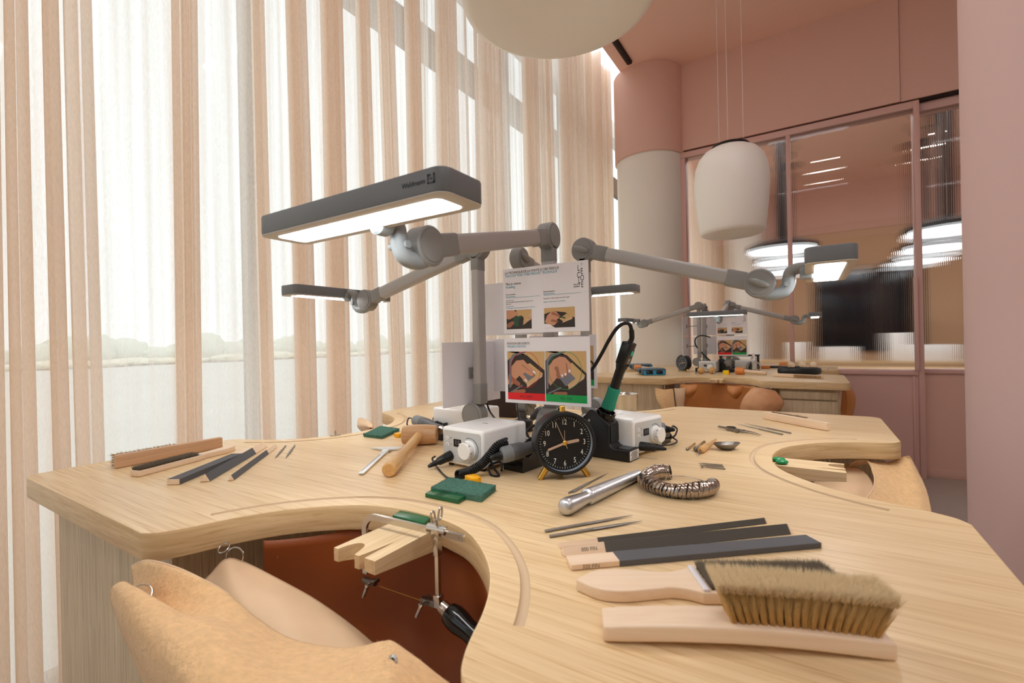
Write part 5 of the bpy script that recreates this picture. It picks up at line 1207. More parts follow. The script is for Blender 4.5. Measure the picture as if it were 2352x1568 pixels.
hd = Vector((0.93, -0.20, -0.20)).normalized(); h0 = Vector((xr+0.006, 0, -0.099)); M = orient(h0, h0+hd)
b = MB(); b.lathe([(0.0065, 0), (0.0095, 0.002), (0.0095, 0.014), (0.0085, 0.016)], M, 24); b.build('ferrule', MAT['nickel'], t)
b = MB(); b.lathe([(0.0095, 0.0145), (0.0145, 0.018), (0.0165, 0.028), (0.0160, 0.040), (0.0135, 0.055), (0.0135, 0.075), (0.0160, 0.10), (0.0150, 0.118), (0.008, 0.125), (0, 0.126)], M, 32); b.build('handle', MAT['black_gloss'], t)

# ------------------------------------------------------------------ leather aprons hung under the scoops
def net(mb, rows, nu=10, nv=8, thick=0.0022, bumpy=0.0):
    """smooth sheet through a control net: rows[v][u]"""
    cols = [smooth_path(r_, nu) for r_ in rows]; m = len(cols[0]); full = [smooth_path([cols[j][i] for j in range(len(cols))], nv) for i in range(m)]
    k = len(full[0])
    def fn(u, v):
        p = full[min(int(round(u*(m-1))), m-1)][min(int(round(v*(k-1))), k-1)]
        if bumpy:
            d = bumpy*(noise.noise(p*14)+0.5*noise.noise(p*40)); p = p+Vector((0, -1, 0.3))*d
        return p
    mb.grid(fn, m-1, k-1, thick=thick)
def eyelet(par, p, dirn, r=0.0048):
    b = MB(); b.lathe([(r*0.55, -0.0005), (r*0.6, 0.0012), (r*0.9, 0.0016), (r*1.1, 0.0004), (r*0.55, -0.0005)], orient(p, Vector(p)+Vector(dirn)), 22, cap=False); b.lathe([(0, 0.0003), (r*0.6, 0.0003)], orient(p, Vector(p)+Vector(dirn)), 22, cap=False, mi=1)
    return b.build('eyelet', [MAT['steel'], MAT['black_gloss']], par, 60)
def wire_ring(par, c, nrm, r=0.015, name='split_ring'):
    M = orient(c, Vector(c)+Vector(nrm)); b = MB(); b.tube([(r*cos(2*pi*i/36), r*sin(2*pi*i/36), 0) for i in range(36)], 0.0011, 8, M, closed=True); return b.build(name, MAT['steel'], par)
def back_wall(t, k=0, cy=0.0, mat_='leather_tan', depth=0.34, drop0=0.006, cut=(5, -2)):
    """inner sheet hanging in folds below the rim of the scoop, closed into a pouch"""
    prof = cut_profile(); P = smooth_path([(0.10+a*0.97, -H+d+0.012, 0) for a, d in prof[cut[0]:cut[1]]], 8); m = len(P)-1; inv_ = t.matrix_basis.inverted()
    def fn(u, v):
        p = P[min(int(round(u*m)), m)]; s = u*2*pi; z = TZ-TT-0.0025-drop0*abs(sin(s*2.6))*(1 if v < 0.3 else 0.4)-v*depth
        c = Vector((0.10, -H+0.10)); q = Vector((p.x, p.y)); q = c+(q-c)*(1+0.05*sin(s*3.3+1)*min(1, v*2)-0.55*max(0, v-0.45)**1.3*1.6)
        x, y = rot4((q.x, q.y), k); return inv_ @ Vector((x, y+cy, z))
    b = MB(); b.grid(fn, m, 24, thick=0.002); b.build('pouch_back', MAT[mat_], t, 180)
t = thing('leather_apron', 'big suede and leather catch apron hung under the front scoop, folded at its left corner', 'leather apron', (0.10, -0.80, 0.60), 0, 'leather bench aprons')
inv = t.matrix_basis.inverted(); I = lambda rows: [[inv @ Vector(p) for p in r_] for r_ in rows]
outer = [
 [(-0.2089, -0.8280, 0.8543), (-0.1616, -0.8260, 0.8722), (-0.0884, -0.8220, 0.8790), (-0.0263, -0.8150, 0.8744), (0.0128, -0.8060, 0.8636), (0.0587, -0.7960, 0.8414), (0.1100, -0.7880, 0.8299), (0.1806, -0.7800, 0.8363), (0.2221, -0.7740, 0.8482), (0.2497, -0.7680, 0.8590), (0.2668, -0.7660, 0.8613), (0.3190, -0.7660, 0.8495), (0.3535, -0.7680, 0.8437), (0.400, -0.775, 0.835)],
 [(-0.1467, -0.8450, 0.8262), (-0.0861, -0.8480, 0.8391), (-0.0246, -0.8480, 0.8514), (0.0188, -0.8430, 0.8581), (0.0593, -0.8360, 0.8635), (0.0996, -0.8260, 0.8550), (0.1452, -0.8160, 0.8453), (0.2128, -0.8060, 0.8512), (0.2515, -0.7980, 0.8612), (0.2765, -0.7920, 0.8702), (0.2916, -0.7900, 0.8713), (0.3347, -0.7880, 0.8573), (0.3688, -0.7900, 0.8489), (0.405, -0.800, 0.805)],
 [(-0.1118, -0.8680, 0.8720), (-0.0573, -0.8720, 0.8796), (0.0065, -0.8720, 0.8789), (0.0621, -0.8700, 0.8770), (0.1094, -0.8660, 0.8803), (0.1480, -0.8560, 0.8689), (0.1914, -0.8460, 0.8609), (0.2511, -0.8360, 0.8660), (0.2869, -0.8280, 0.8739), (0.3094, -0.8220, 0.8807), (0.3223, -0.8200, 0.8804), (0.3554, -0.8160, 0.8611), (0.3868, -0.8150, 0.8524), (0.405, -0.825, 0.760)],
 [(-0.1213, -0.8780, 0.8641), (-0.0365, -0.8900, 0.8739), (0.0441, -0.8950, 0.8744), (0.1202, -0.9000, 0.8803), (0.1728, -0.9000, 0.8826), (0.2189, -0.8960, 0.8820), (0.2616, -0.8880, 0.8790), (0.3094, -0.8780, 0.8812), (0.3355, -0.8680, 0.8818), (0.3515, -0.8600, 0.8830), (0.3603, -0.8560, 0.8805), (0.3808, -0.8460, 0.8560), (0.4065, -0.8420, 0.8427), (0.400, -0.840, 0.690)],
 [(-0.0953, -0.8800, 0.8387), (-0.0105, -0.8920, 0.8411), (0.0898, -0.9050, 0.8473), (0.1607, -0.9120, 0.8547), (0.2131, -0.9150, 0.8562), (0.2535, -0.9120, 0.8512), (0.2915, -0.9050, 0.8470), (0.3288, -0.8930, 0.8428), (0.3524, -0.8830, 0.8401), (0.3645, -0.8730, 0.8347), (0.3715, -0.8680, 0.8310), (0.3886, -0.8560, 0.8044), (0.4099, -0.8480, 0.7873), (0.390, -0.830, 0.600)],
 [(-0.0354, -0.8700, 0.7640), (0.0306, -0.8800, 0.7626), (0.0924, -0.8850, 0.7568), (0.1445, -0.8850, 0.7475), (0.1733, -0.8800, 0.7336), (0.1985, -0.8700, 0.7182), (0.2376, -0.8650, 0.7162), (0.2852, -0.8600, 0.7245), (0.3088, -0.8500, 0.7216), (0.3244, -0.8400, 0.7139), (0.3331, -0.8350, 0.7070), (0.3564, -0.8250, 0.6830), (0.3839, -0.8200, 0.6717), (0.380, -0.79, 0.50)]]
b = MB(); net(b, I(outer), 6, 6, 0.0022, 0.0018); fuzz(b, 16000, 0.0035, seed=3); fl = b.build('suede_flap', MAT['suede'], t, 180)
lip = smooth_path(I([outer[0]])[0], 8); b = MB(); b.tube([p+Vector((0, 0.0004, 0.0004)) for p in lip], 0.0015, 8); b.build('cut_edge', MAT['leather_smooth'], fl, 180)
innerf = [
 [(-0.1593, -0.7650, 0.8058), (-0.1460, -0.7500, 0.8250), (-0.1334, -0.7350, 0.8438), (-0.1110, -0.7200, 0.8382), (-0.0435, -0.7050, 0.8221), (0.0182, -0.6900, 0.8035), (0.0815, -0.6800, 0.7824), (0.1366, -0.6750, 0.7628), (0.2122, -0.6800, 0.7531)],
 [(-0.1102, -0.7850, 0.7982), (-0.0816, -0.7750, 0.8169), (-0.0540, -0.7650, 0.8349), (-0.0227, -0.7520, 0.8282), (0.0312, -0.7380, 0.8159), (0.0783, -0.7220, 0.7986), (0.1306, -0.7120, 0.7873), (0.1781, -0.7050, 0.7668), (0.2312, -0.7000, 0.7467)],
 [(-0.0713, -0.8000, 0.7699), (-0.0238, -0.7950, 0.7827), (0.0202, -0.7900, 0.7971), (0.0647, -0.7820, 0.7992), (0.1082, -0.7700, 0.7914), (0.1449, -0.7550, 0.7799), (0.1827, -0.7420, 0.7705), (0.2181, -0.7350, 0.7596), (0.2500, -0.7200, 0.7329)],
 [(-0.0627, -0.8000, 0.6910), (0.0050, -0.8000, 0.7070), (0.0466, -0.7900, 0.7065), (0.0856, -0.7800, 0.7053), (0.1223, -0.7700, 0.7036), (0.1650, -0.7600, 0.7050), (0.2049, -0.7500, 0.7056), (0.2286, -0.7400, 0.6992), (0.2582, -0.7300, 0.6862)]]
b = MB(); net(b, I(innerf), 6, 6, 0.002, 0.0); b.build('smooth_inner_flap', MAT['leather_smooth'], t, 180)
back_wall(t, mat_='leather_tan_shaded')
wire_ring(t, inv @ Vector((-0.1203, -0.7280, 0.8494)), (0.5, -0.8, 0.1), 0.013); wire_ring(t, inv @ Vector((-0.1392, -0.7350, 0.8606)), (0.2, -0.5, 0.8), 0.008)
wire_ring(t, inv @ Vector((-0.1022, -0.8560, 0.8546)), (0.6, -0.3, 0.7), 0.013); wire_ring(t, inv @ Vector((-0.1263, -0.6600, 0.8369)), (0.95, -0.2, 0.1), 0.012)
eyelet(t, inv @ Vector((-0.1188, -0.6640, 0.8250)), (0.3, -0.9, 0.2)); eyelet(fl, inv @ Vector((0.3004, -0.8020, 0.8772)), (0, -0.75, 0.66), 0.0056); 

t = thing('leather_apron', 'leather apron under the right-hand scoop with a curled suede corner beyond the bench edge', 'leather apron', (0.80, 0.10, 0.60), pi/2, 'leather bench aprons')
inv = t.matrix_basis.inverted()
outer = [
 [(0.7108, 0.4000, 0.8239), (0.7212, 0.3850, 0.8422), (0.7435, 0.3700, 0.8516), (0.7522, 0.3400, 0.8476), (0.7533, 0.2900, 0.8346), (0.7486, 0.2400, 0.8267), (0.7385, 0.1900, 0.8214), (0.7244, 0.1400, 0.8175), (0.6992, 0.0800, 0.7972), (0.775, -0.05, 0.80), (0.785, -0.19, 0.84)],
 [(0.7433, 0.4050, 0.8358), (0.7516, 0.3950, 0.8447), (0.7653, 0.3800, 0.8464), (0.7764, 0.3550, 0.8385), (0.7769, 0.3000, 0.8250), (0.7713, 0.2500, 0.8135), (0.7612, 0.2000, 0.8048), (0.7476, 0.1400, 0.8002), (0.7274, 0.0800, 0.7759), (0.80, -0.04, 0.76), (0.805, -0.19, 0.80)],
 [(0.7844, 0.4150, 0.8385), (0.7909, 0.4100, 0.8426), (0.8001, 0.4000, 0.8439), (0.8065, 0.3700, 0.8345), (0.8065, 0.3200, 0.8178), (0.8029, 0.2700, 0.8028), (0.7935, 0.2100, 0.7910), (0.7813, 0.1500, 0.7803), (0.7626, 0.0900, 0.7576), (0.83, -0.03, 0.70), (0.825, -0.18, 0.74)],
 [(0.8147, 0.4200, 0.8521), (0.8233, 0.4200, 0.8575), (0.8320, 0.4100, 0.8541), (0.8359, 0.3800, 0.8380), (0.8370, 0.3350, 0.8182), (0.8331, 0.2800, 0.8008), (0.8253, 0.2200, 0.7868), (0.8146, 0.1600, 0.7742), (0.7972, 0.1000, 0.7440), (0.85, -0.02, 0.62), (0.835, -0.17, 0.68)],
 [(0.8352, 0.4200, 0.8621), (0.8402, 0.4200, 0.8572), (0.8460, 0.4100, 0.8428), (0.8510, 0.3850, 0.8239), (0.8532, 0.3400, 0.8070), (0.8516, 0.2850, 0.7876), (0.8458, 0.2250, 0.7720), (0.8369, 0.1650, 0.7545), (0.8229, 0.1000, 0.7242), (0.84, -0.01, 0.52), (0.81, -0.15, 0.55)]]
b = MB(); net(b, I(outer), 6, 6, 0.0022, 0.0025); fuzz(b, 9000, 0.004, seed=4); fl = b.build('suede_flap', MAT['suede'], t, 180)
lip = smooth_path(I([outer[0]])[0], 8); b = MB(); b.tube(lip, 0.0014, 8); b.build('cut_edge', MAT['leather_smooth'], fl, 180)
innerf = [
 [(0.6521, 0.4200, 0.8188), (0.6786, 0.4200, 0.8256), (0.7113, 0.4100, 0.8239), (0.7374, 0.3900, 0.8206), (0.7531, 0.3300, 0.8054), (0.7506, 0.2700, 0.7803)],
 [(0.6412, 0.3600, 0.8040), (0.6735, 0.3600, 0.8129), (0.7006, 0.3500, 0.8145), (0.7222, 0.3300, 0.8052), (0.7368, 0.2800, 0.7854), (0.7364, 0.2200, 0.7682)],
 [(0.6254, 0.2700, 0.7867), (0.6596, 0.2700, 0.7919), (0.6853, 0.2600, 0.7934), (0.7050, 0.2400, 0.7838), (0.7182, 0.2000, 0.7684), (0.7219, 0.1500, 0.7504)],
 [(0.6152, 0.1200, 0.7737), (0.6434, 0.1200, 0.7692), (0.6669, 0.1200, 0.7642), (0.6855, 0.1100, 0.7572), (0.6990, 0.0900, 0.7443), (0.7053, 0.0600, 0.7304)]]
b = MB(); net(b, I(innerf), 6, 6, 0.002, 0.0); b.build('smooth_inner_flap', MAT['leather_smooth'], t, 180)
back_wall(t, 1, mat_='leather_tan_shaded', cut=(3, -7))
wire_ring(t, inv @ Vector((0.6656, 0.4400, 0.8266)), (0.5, -0.8, 0.1), 0.010); wire_ring(t, inv @ Vector((0.7873, 0.4100, 0.8356)), (0.2, -0.9, 0.3), 0.012)
eyelet(t, inv @ Vector((0.6852, 0.3330, 0.8079)), (-0.35, 0.0, 0.9) , 0.006)

t = thing('leather_apron', 'leather apron under the window side scoop, one tan corner showing above the bench edge', 'leather apron', (-0.80, -0.10, 0.60), -pi/2, 'leather bench aprons')
inv = t.matrix_basis.inverted(); b = MB()
rows = [[(-0.8369, 0.0949, 0.8850), (-0.8140, 0.0946, 0.8900), (-0.7351, 0.0544, 0.8920), (-0.6768, 0.0276, 0.8850)], [(-0.8061, 0.0674, 0.8750), (-0.7484, 0.0435, 0.8800), (-0.6846, 0.0168, 0.8800), (-0.6786, 0.0309, 0.8720)], [(-0.7948, 0.0656, 0.8550), (-0.7383, 0.0424, 0.8620), (-0.7069, 0.0394, 0.8620), (-0.7089, 0.0608, 0.8550)], [(-0.73, 0.1, 0.80), (-0.70, 0.06, 0.80), (-0.68, 0.02, 0.80), (-0.66, -0.02, 0.80)]]
net(b, [[inv @ Vector(p) for p in r_] for r_ in rows], 6, 6); b.build('corner_flap', MAT['leather_smooth'], t, 180)
back_wall(t, 3)
eyelet(t, inv @ Vector((-0.6533, -0.0044, 0.8800)), (-0.6, -0.5, 0.5), 0.004)
# ------------------------------------------------------------------ far bench: boards, boxes, tools, aprons
FY = 2.915
G2 = 'white boards on the far lamp posts'
def FP(p): return (p[0], p[1]+FY)
board('upper printed board on the far bench, crossed by the lit lamp bar', FP((0.141, -0.2015)), 0, 1.262, 'technique', FP(P2), detail=False)
board('far bench board of two hand photos with red and green banners', FP((0.141, -0.2015)), 0, 1.104, 'fingers', FP(P2), detail=False)
board('upper blank board edge-on at the left of the far lamp posts', FP((-0.203, -0.143)), radians(-90), 1.262, 'blank', FP(P1))
board('lower blank board edge-on at the left of the far lamp posts', FP((-0.203, -0.143)), radians(-90), 1.104, 'blank', FP(P1))
board('upper blank board of the far bench facing the partition', FP((-0.10, 0.175)), pi, 1.262, 'blank', FP(P4))
board('lower blank board of the far bench facing the partition', FP((-0.10, 0.175)), pi, 1.104, 'blank', FP(P4))
motor_box('white control box on the far bench right of its clock', -0.035, FY-0.10, radians(-4))
motor_box('white control box on the far bench seen from behind, behind the glass flask', 0.20, FY+0.10, radians(170))
alarm_clock('black alarm clock on the far bench, turned left, with brass button', -0.235, FY-0.06, radians(-34), dial='dial_grey')
# dark stands
t = thing('soldering_stand', 'black stand between control box and flask on the far bench', 'stand', (0.135, FY-0.07, TZ), radians(-8))
b = MB(); b.prism([(x, z) for x, z in prof], -0.05, 0.0, MX, bev=0.003, seg=3); b.build('body', MAT['black_plastic'], t)
t = thing('desk_lead', 'thin black cable curving up to the boards of the far bench', 'cable', (-0.05, FY-0.12, TZ))
b = MB(); b.tube(smooth_path([(0.02, 0.03, 0.087), (-0.03, 0.02, 0.14), (-0.075, 0.0, 0.20), (-0.085, 0.0, 0.25), (-0.06, 0, 0.28), (-0.02, 0, 0.285), (0.03, 0, 0.27)], 8), 0.005, 10); b.build('lead', MAT['rubber_black'], t)
t = thing('leather_case', 'dark brown open leather stand at the back of the far bench', 'box', (0.13, FY+0.30, TZ), 0)
b = MB(); b.box(0.30, 0.10, 0.012, c=(0, 0, 0.115), r=0.002); b.build('top', MAT['leather_brown'], t)
for s in (-1, 1): b = MB(); b.box(0.012, 0.10, 0.11, c=(s*0.14, 0, 0.055), r=0.002); b.build('leg', MAT['leather_brown'], t)
# optical visors
def visor(label, x, y, rz):
    t = thing('optical_visor', label, 'magnifier visor', (x, y, TZ), rz, 'blue headband magnifiers')
    b = MB(); b.prism([(-0.10, 0), (0.0, 0), (0.035, 0.002), (0.045, 0.045), (-0.01, 0.052), (-0.10, 0.040)], -0.085, 0.085, MX, bev=0.008, seg=3); b.build('hood', MAT['visor_blue'], t)
    b = MB(); b.box(0.006, 0.155, 0.042, T(0.042, 0, 0.023) @ R(-0.22, 'Y'), r=0.003); f = b.build('lens_frame', MAT['visor_cyan'], t)
    for s in (-1, 1): b = MB(); b.box(0.003, 0.048, 0.026, T(0.0455, s*0.036, 0.023) @ R(-0.22, 'Y'), r=0.004); b.build('lens', MAT['screen_black'], f)
    for s in (-1, 1): b = MB(); b.lathe([(0.014, 0), (0.014, 0.008), (0.010, 0.012), (0, 0.012)], T(-0.03, s*0.085, 0.026) @ R(-s*pi/2, 'X'), 20); b.build('hinge_knob', MAT['visor_black'], t)
    b = MB(); b.tube(smooth_path([(-0.05, -0.08, 0.03), (-0.15, -0.085, 0.028), (-0.21, -0.03, 0.026), (-0.21, 0.03, 0.026), (-0.15, 0.085, 0.028), (-0.05, 0.08, 0.03)], 8), 0.012, 8, flat=1.4); b.build('headband', MAT['visor_blue'], t)
    return t
visor('blue headband magnifier at the front left corner of the far bench', -0.355, 2.39, radians(-62))
visor('blue headband magnifier behind the front one on the far bench', -0.62, 2.98, radians(-62))
def small_mallet(label, x, y, rz, hm='orange_wood', square=True):
    t = thing('small_mallet', label, 'mallet', (x, y, TZ), rz, 'small mallets on the far bench')
    b = MB(); b.cyl(0.026, (-0.03, 0, 0.0262), (0.03, 0, 0.0262), 28, bev=0.006); b.build('head', MAT[hm], t)
    if square: b = MB(); b.box(0.002, 0.030, 0.034, c=(-0.031, 0, 0.026)); b.build('face', MAT['beech'], t)
    b = MB(); b.cyl(0.013, (0.02, 0, 0.026), (0.17, 0, 0.0135), 20, bev=0.003); b.build('handle', MAT['beech'], t); return t
small_mallet('orange headed mallet with white square face in front of the flask, far bench', 0.205, 2.60, radians(-8))
small_mallet('orange headed mallet behind the front blue visor, far bench', -0.60, 2.80, radians(20), square=False)
small_mallet('orange headed mallet lying by the row of wooden balls, far bench', 0.44, 3.45, radians(175), square=False)
for i, (x, y, lb) in enumerate([(-0.055, 2.585, 'left'), (0.015, 2.615, 'right')]):
    t = thing('ball_tool', 'wooden ball handled tool in front of the far control box, %s of the pair' % lb, 'hand tool', (x, y, TZ), radians(-60 if i else -120), 'ball handled tools')
    b = MB(); b.ball(0.026, (0, 0, 0.026), 20); b.build('ball_handle', MAT['handle_wood'], t); b = MB(); b.cyl(0.006, (0.02, 0, 0.02), (0.06, 0, 0.007), 12); b.build('shaft', MAT['steel'], t)
for i in range(3):
    t = thing('ball_tool', 'pale wooden ball behind the black tray on the far bench, %s of three' % ('left', 'middle', 'right')[i], 'hand tool', (0.50+i*0.075, 3.30+i*0.01, TZ), 0, 'pale wooden balls')
    b = MB(); b.ball(0.030, (0, 0, 0.030), 20); b.build('ball_handle', MAT['beech'], t); b = MB(); b.cyl(0.006, (0, -0.02, 0.02), (0, -0.05, 0.007), 12); b.build('shaft', MAT['brass'], t)
t = thing('yellow_tin', 'small yellow tin with red edge on the far bench', 'tin', (0.115, 2.575, TZ), radians(20))
b = MB(); b.box(0.036, 0.030, 0.030, c=(0, 0, 0.015), r=0.002); b.build('body', MAT['box_yellow'], t); b = MB(); b.box(0.004, 0.031, 0.031, c=(0.018, 0, 0.0155)); b.build('edge', MAT['sign_red'], t)
t = thing('glass_flask', 'clear faceted glass oil lamp flask on the far bench', 'flask', (0.265, 2.90, TZ))
b = MB(); b.lathe([(0, 0.0), (0.035, 0), (0.052, 0.02), (0.055, 0.04), (0.045, 0.062), (0.022, 0.08), (0.018, 0.10), (0.021, 0.104), (0.016, 0.104), (0.014, 0.098), (0.018, 0.08), (0.040, 0.060), (0.050, 0.04), (0.047, 0.02), (0.032, 0.005), (0, 0.004)], n=9); b.build('body', MAT['clear_glass'], t, 20)
b = MB(); b.lathe([(0, 0.100), (0.013, 0.100), (0.015, 0.112), (0.010, 0.122), (0.013, 0.135), (0, 0.140)], n=16); b.build('stopper', MAT['clear_glass'], t)
t = thing('headband_tray', 'black oval headband visor lying like a tray on the right lobe of the far bench', 'magnifier visor', (0.565, 2.66, TZ), radians(25))
b = MB(); b.tube([(0.125*cos(2*pi*i/48), 0.085*sin(2*pi*i/48), 0.028) for i in range(48)], 0.011, 10, closed=True, flat=2.0); b.build('band', MAT['visor_black'], t)
b = MB(); b.lathe([(0, 0.003), (0.08, 0.003), (0.1, 0.012)], Matrix.Diagonal((1.2, 0.8, 1, 1)), 40); b.build('inner_pad', MAT['black_plastic'], t)
t, L = along('bench_brush', 'bench brush with olive bristles at the front edge of the far bench right lobe', 'brush', (0.42, 2.47), (0.70, 2.36), group='wooden bench brushes')
arc_brush(t, L, 0.022, 0.012, T(0, 0.0, 0.012) @ R(pi/2, 'X'), 'bristle_gold', 12, hl=0.45, blen=0.018, rake=0.2, cols=14, dens=20)
for i in range(2):
    t = thing('ring_stake', 'tiny upright silver wire at the right of the far bench, %s of two' % ('left', 'right')[i], 'wire', (0.66+i*0.06, 2.93+i*0.02, TZ), 0, 'silver wires')
    b = MB(); b.tube(smooth_path([(0, 0, 0.0), (0.004, 0, 0.012), (0.012, 0, 0.026), (0.018, 0, 0.020)], 5), 0.0025, 8); b.build('wire', MAT['steel'], t)
t = thing('black_torch', 'dark tool with orange grip behind the flask on the far bench', 'hand tool', (0.30, 3.30, TZ), 0)
b = MB(); b.box(0.10, 0.03, 0.028, c=(0, 0, 0.014), r=0.006); b.build('grip', MAT['orange_wood'], t); b = MB(); b.box(0.22, 0.03, 0.02, c=(0.16, 0, 0.016), r=0.006); b.build('barrel', MAT['visor_black'], t); b = MB(); b.box(0.05, 0.04, 0.034, c=(-0.06, 0, 0.017), r=0.006); b.build('cap', MAT['visor_blue'], t)
# papers
for i, (x, y, rz, lb) in enumerate([(-0.42, 2.62, 0.3, 'behind the front blue visor'), (0.02, 3.55, 0.1, 'at the back edge of the far bench')]):
    t = thing('wood_block', 'pale wooden block %s' % lb, 'block', (x, y, TZ), rz, 'pale wooden blocks'); b = MB(); b.box(0.16, 0.05, 0.012, c=(0, 0, 0.0062), r=0.001); b.build('slab', MAT['beech'], t)
# far aprons
t = thing('leather_apron', 'tan leather apron in folds under the front scoop of the far bench', 'leather apron', (0.10, FY-0.80, 0.60), 0, 'leather bench aprons')
back_wall(t, 0, FY, depth=0.45)
inv = t.matrix_basis.inverted(); J = lambda rows: [[inv @ Vector((p[0], p[1]+FY, p[2])) for p in r_] for r_ in rows]
b = MB(); net(b, J([[(-0.25, -0.86, 0.84), (-0.20, -0.85, 0.828), (-0.14, -0.83, 0.835)], [(-0.235, -0.89, 0.78), (-0.185, -0.90, 0.775), (-0.13, -0.85, 0.77)], [(-0.20, -0.90, 0.72), (-0.16, -0.91, 0.71), (-0.12, -0.87, 0.70)], [(-0.16, -0.88, 0.64), (-0.13, -0.89, 0.63), (-0.11, -0.86, 0.62)]]), 6, 6, 0.003); b.build('corner_flap', MAT['suede'], t, 180)
b = MB(); net(b, J([[(-0.14, -0.80, 0.835), (-0.10, -0.79, 0.835), (-0.07, -0.78, 0.84)], [(-0.13, -0.82, 0.78), (-0.10, -0.81, 0.78), (-0.075, -0.79, 0.78)], [(-0.12, -0.82, 0.70), (-0.10, -0.81, 0.70), (-0.085, -0.79, 0.70)], [(-0.11, -0.80, 0.6), (-0.10, -0.80, 0.6), (-0.09, -0.79, 0.6)]]), 6, 6, 0.003); b.build('smooth_inner_flap', MAT['leather_smooth'], t, 180)
b = MB(); net(b, J([[(0.325, -0.84, 0.852), (0.36, -0.87, 0.862), (0.41, -0.87, 0.855), (0.45, -0.84, 0.845)], [(0.29, -0.90, 0.80), (0.335, -0.94, 0.795), (0.42, -0.94, 0.80), (0.485, -0.86, 0.80)], [(0.27, -0.89, 0.74), (0.33, -0.95, 0.735), (0.42, -0.94, 0.74), (0.49, -0.86, 0.76)], [(0.28, -0.85, 0.66), (0.33, -0.90, 0.65), (0.39, -0.90, 0.66), (0.44, -0.84, 0.70)], [(0.29, -0.80, 0.56), (0.33, -0.84, 0.56), (0.36, -0.84, 0.56), (0.40, -0.80, 0.58)]]), 7, 7, 0.004, 0.006); b.build('bulging_corner', MAT['leather_flap'], t, 180)
for i, (x, z) in enumerate([(-0.19, 0.845), (0.36, 0.868), (0.43, 0.868)]):
    wire_ring(t, inv @ Vector((x, FY-0.85, z)), (0.9, 0.3, 0.1), 0.012)
# loose folds under the rim
for i, (u, w_) in enumerate([(-0.06, 0.055), (0.22, 0.045)]):
    y_ = -H+0.20-abs(u-0.1)*0.5
    b = MB(); net(b, J([[(u-w_, y_-0.03, 0.855), (u, y_-0.05, 0.852), (u+w_, y_-0.03, 0.855)], [(u-w_*0.9, y_-0.05, 0.82), (u, y_-0.09, 0.81), (u+w_*0.9, y_-0.05, 0.82)], [(u-w_*0.3, y_-0.04, 0.78), (u+0.005, y_-0.06, 0.775), (u+w_*0.3, y_-0.04, 0.78)]]), 5, 5, 0.003); b.build('loose_fold', MAT['leather_tan'], t, 180)
t = thing('leather_apron', 'sliver of orange leather apron hanging at the right end of the far bench', 'leather apron', (0.80, FY+0.10, 0.60), pi/2, 'leather bench aprons')
inv = t.matrix_basis.inverted(); back_wall(t, 1, FY)
b = MB(); net(b, J([[(0.80, -0.14, 0.85), (0.83, -0.10, 0.85), (0.83, 0.2, 0.85), (0.80, 0.34, 0.85)], [(0.83, -0.16, 0.76), (0.88, -0.10, 0.75), (0.88, 0.2, 0.75), (0.83, 0.36, 0.76)], [(0.82, -0.14, 0.62), (0.86, -0.08, 0.60), (0.86, 0.18, 0.60), (0.82, 0.32, 0.62)], [(0.78, -0.10, 0.50), (0.80, -0.05, 0.48), (0.80, 0.15, 0.48), (0.78, 0.28, 0.50)]]), 6, 6, 0.003); b.build('outer_flap', MAT['leather_tan'], t, 180)

# ------------------------------------------------------------------ the next room, seen through ribbed glass
def disc_pendant(label, x, y):
    t = thing('disc_pendant', label, 'pendant lamp', (x, y, 2.20), 0, 'glowing disc pendants next door')
    b = MB(); b.lathe([(0.0, 0.0), (0.37, 0.0), (0.385, 0.015), (0.385, 0.05), (0.30, 0.09), (0.06, 0.12), (0, 0.12)], n=48); b.build('housing', MAT['case_black'], t)
    b = MB(); b.lathe([(0, -0.004), (0.365, -0.004), (0.365, -0.001)], n=48); b.build('diffuser', MAT['disc_light'], t)
    b = MB(); b.cyl(0.045, (0, 0, 0.11), (0, 0, CZ-2.2-0.03), 20); b.build('stem', MAT['print_dark'], t)
    b = MB(); b.lathe([(0, 0), (0.17, 0.0), (0.17, 0.03), (0, 0.03)], T(0, 0, CZ-2.2-0.03), 32); b.build('ceiling_plate', MAT['case_black'], t)
for x, y, lb in [(0.36, 5.45, 'nearest of the left row'), (0.36, 6.5, 'middle of the left row'), (0.36, 7.75, 'farthest of the left row'), (1.85, 5.3, 'nearest of the right row'), (1.95, 6.55, 'middle of the right row'), (1.98, 7.8, 'farthest of the right row')]:
    disc_pendant('glowing disc pendant beyond the ribbed glass, '+lb, x, y)
t = thing('wall_screen', 'large dark wall screen in the next room behind the ribbed glass', 'screen', (1.47, 9.36, 0.88))
b = MB(); b.box(1.50, 0.06, 1.45, c=(0, -0.03, 0.725), r=0.01); s_ = b.build('panel', MAT['screen_black'], t)
b = MB(); b.box(0.30, 0.02, 1.35, c=(0.22, -0.07, 0.70), r=0.004); b.build('reflection_strip', MAT['print_dark'], t)  # browner strip stands in for a reflection on the screen
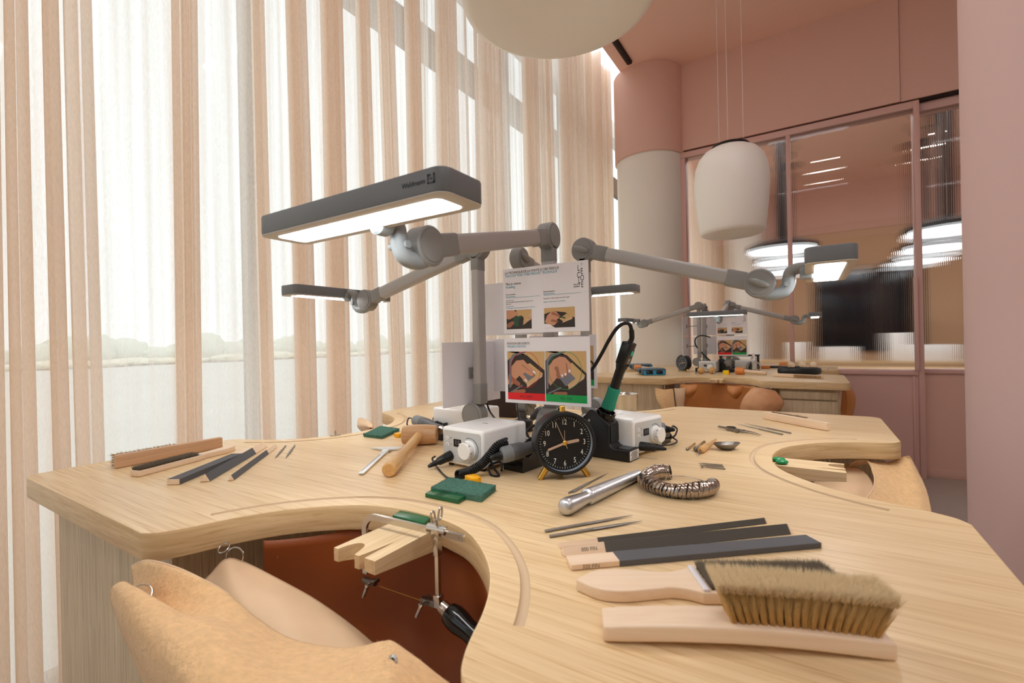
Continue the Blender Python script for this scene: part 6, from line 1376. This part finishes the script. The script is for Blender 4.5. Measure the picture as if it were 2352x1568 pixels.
def long_table(label, x, y, w):
    t = thing('long_table', label, 'table', (x, y, 0), 0, 'wooden tables next door')
    b = MB(); b.box(w, 0.7, 0.045, c=(0, 0, 0.74), r=0.005); b.build('tabletop', MAT['table_wood'], t)
    for sx in (-1, 1):
        for sy in (-1, 1): b = MB(); b.box(0.06, 0.06, 0.72, c=(sx*(w/2-0.1), sy*0.28, 0.36)); b.build('leg', MAT['table_wood'], t)
long_table('wooden table in the next room, nearer the partition', 1.0, 5.9, 3.2)
long_table('wooden table in the next room, in front of the dark screen', 1.0, 7.9, 3.4)
def chair(label, x, y, rz):
    t = thing('shell_chair', label, 'chair', (x, y, 0), rz, 'white chairs next door')
    b = MB()
    def sh(u, v):
        a = (u-0.5)*2.2; r = 0.25+0.02*v; return (r*sin(a), 0.05-r*cos(a)*0.9, 0.46+v*0.36*(1-0.35*abs(u-0.5)**2*4)+0.0)
    b.grid(sh, 20, 8, thick=0.012); b.build('backrest', MAT['chair_white'], t, 180)
    b = MB(); b.prism([(0.24*cos(2*pi*i/32), 0.24*sin(2*pi*i/32)) for i in range(32)], 0.44, 0.465, bev=0.01); b.build('seat', MAT['chair_white'], t)
    for sx in (-1, 1):
        for sy in (-1, 1): b = MB(); b.cyl(0.012, (sx*0.14, sy*0.14, 0.45), (sx*0.21, sy*0.21, 0.0), 12); b.build('leg', MAT['chair_white'], t)
chair('white shell chair behind the middle ribbed pane', 0.78, 5.25, 0.1)
chair('white shell chair behind the right ribbed pane', 1.85, 5.2, -0.1)
chair('white shell chair behind the left ribbed pane', -0.05, 5.25, 0.2)
for i, (x, y, h_, w_, lb) in enumerate([(0.45, 7.9, 0.30, 0.26, 'left of the screen'), (1.0, 7.9, 0.22, 0.5, 'low in front of the screen'), (1.75, 7.95, 0.42, 0.3, 'tall before the screen right half'), (2.15, 7.85, 0.24, 0.5, 'right of the screen')]):
    t = thing('white_carton', 'white box on a table of the next room, '+lb, 'box', (x, y, 0.7625), 0, 'white boxes next door'); b = MB(); b.box(w_, 0.2, h_, c=(0, 0, h_/2), r=0.006); b.build('carton', MAT['white_plastic'], t)
# unseen fill bars added to brighten the next room
for x, y, lb in [(-0.1, 5.3, 'left'), (1.5, 5.8, 'middle'), (3.2, 5.3, 'right')]:
    ceiling_bar(x, y, 'added fill light bar of the next room hidden above the partition, %s of three' % lb, 1.4, 0.22)
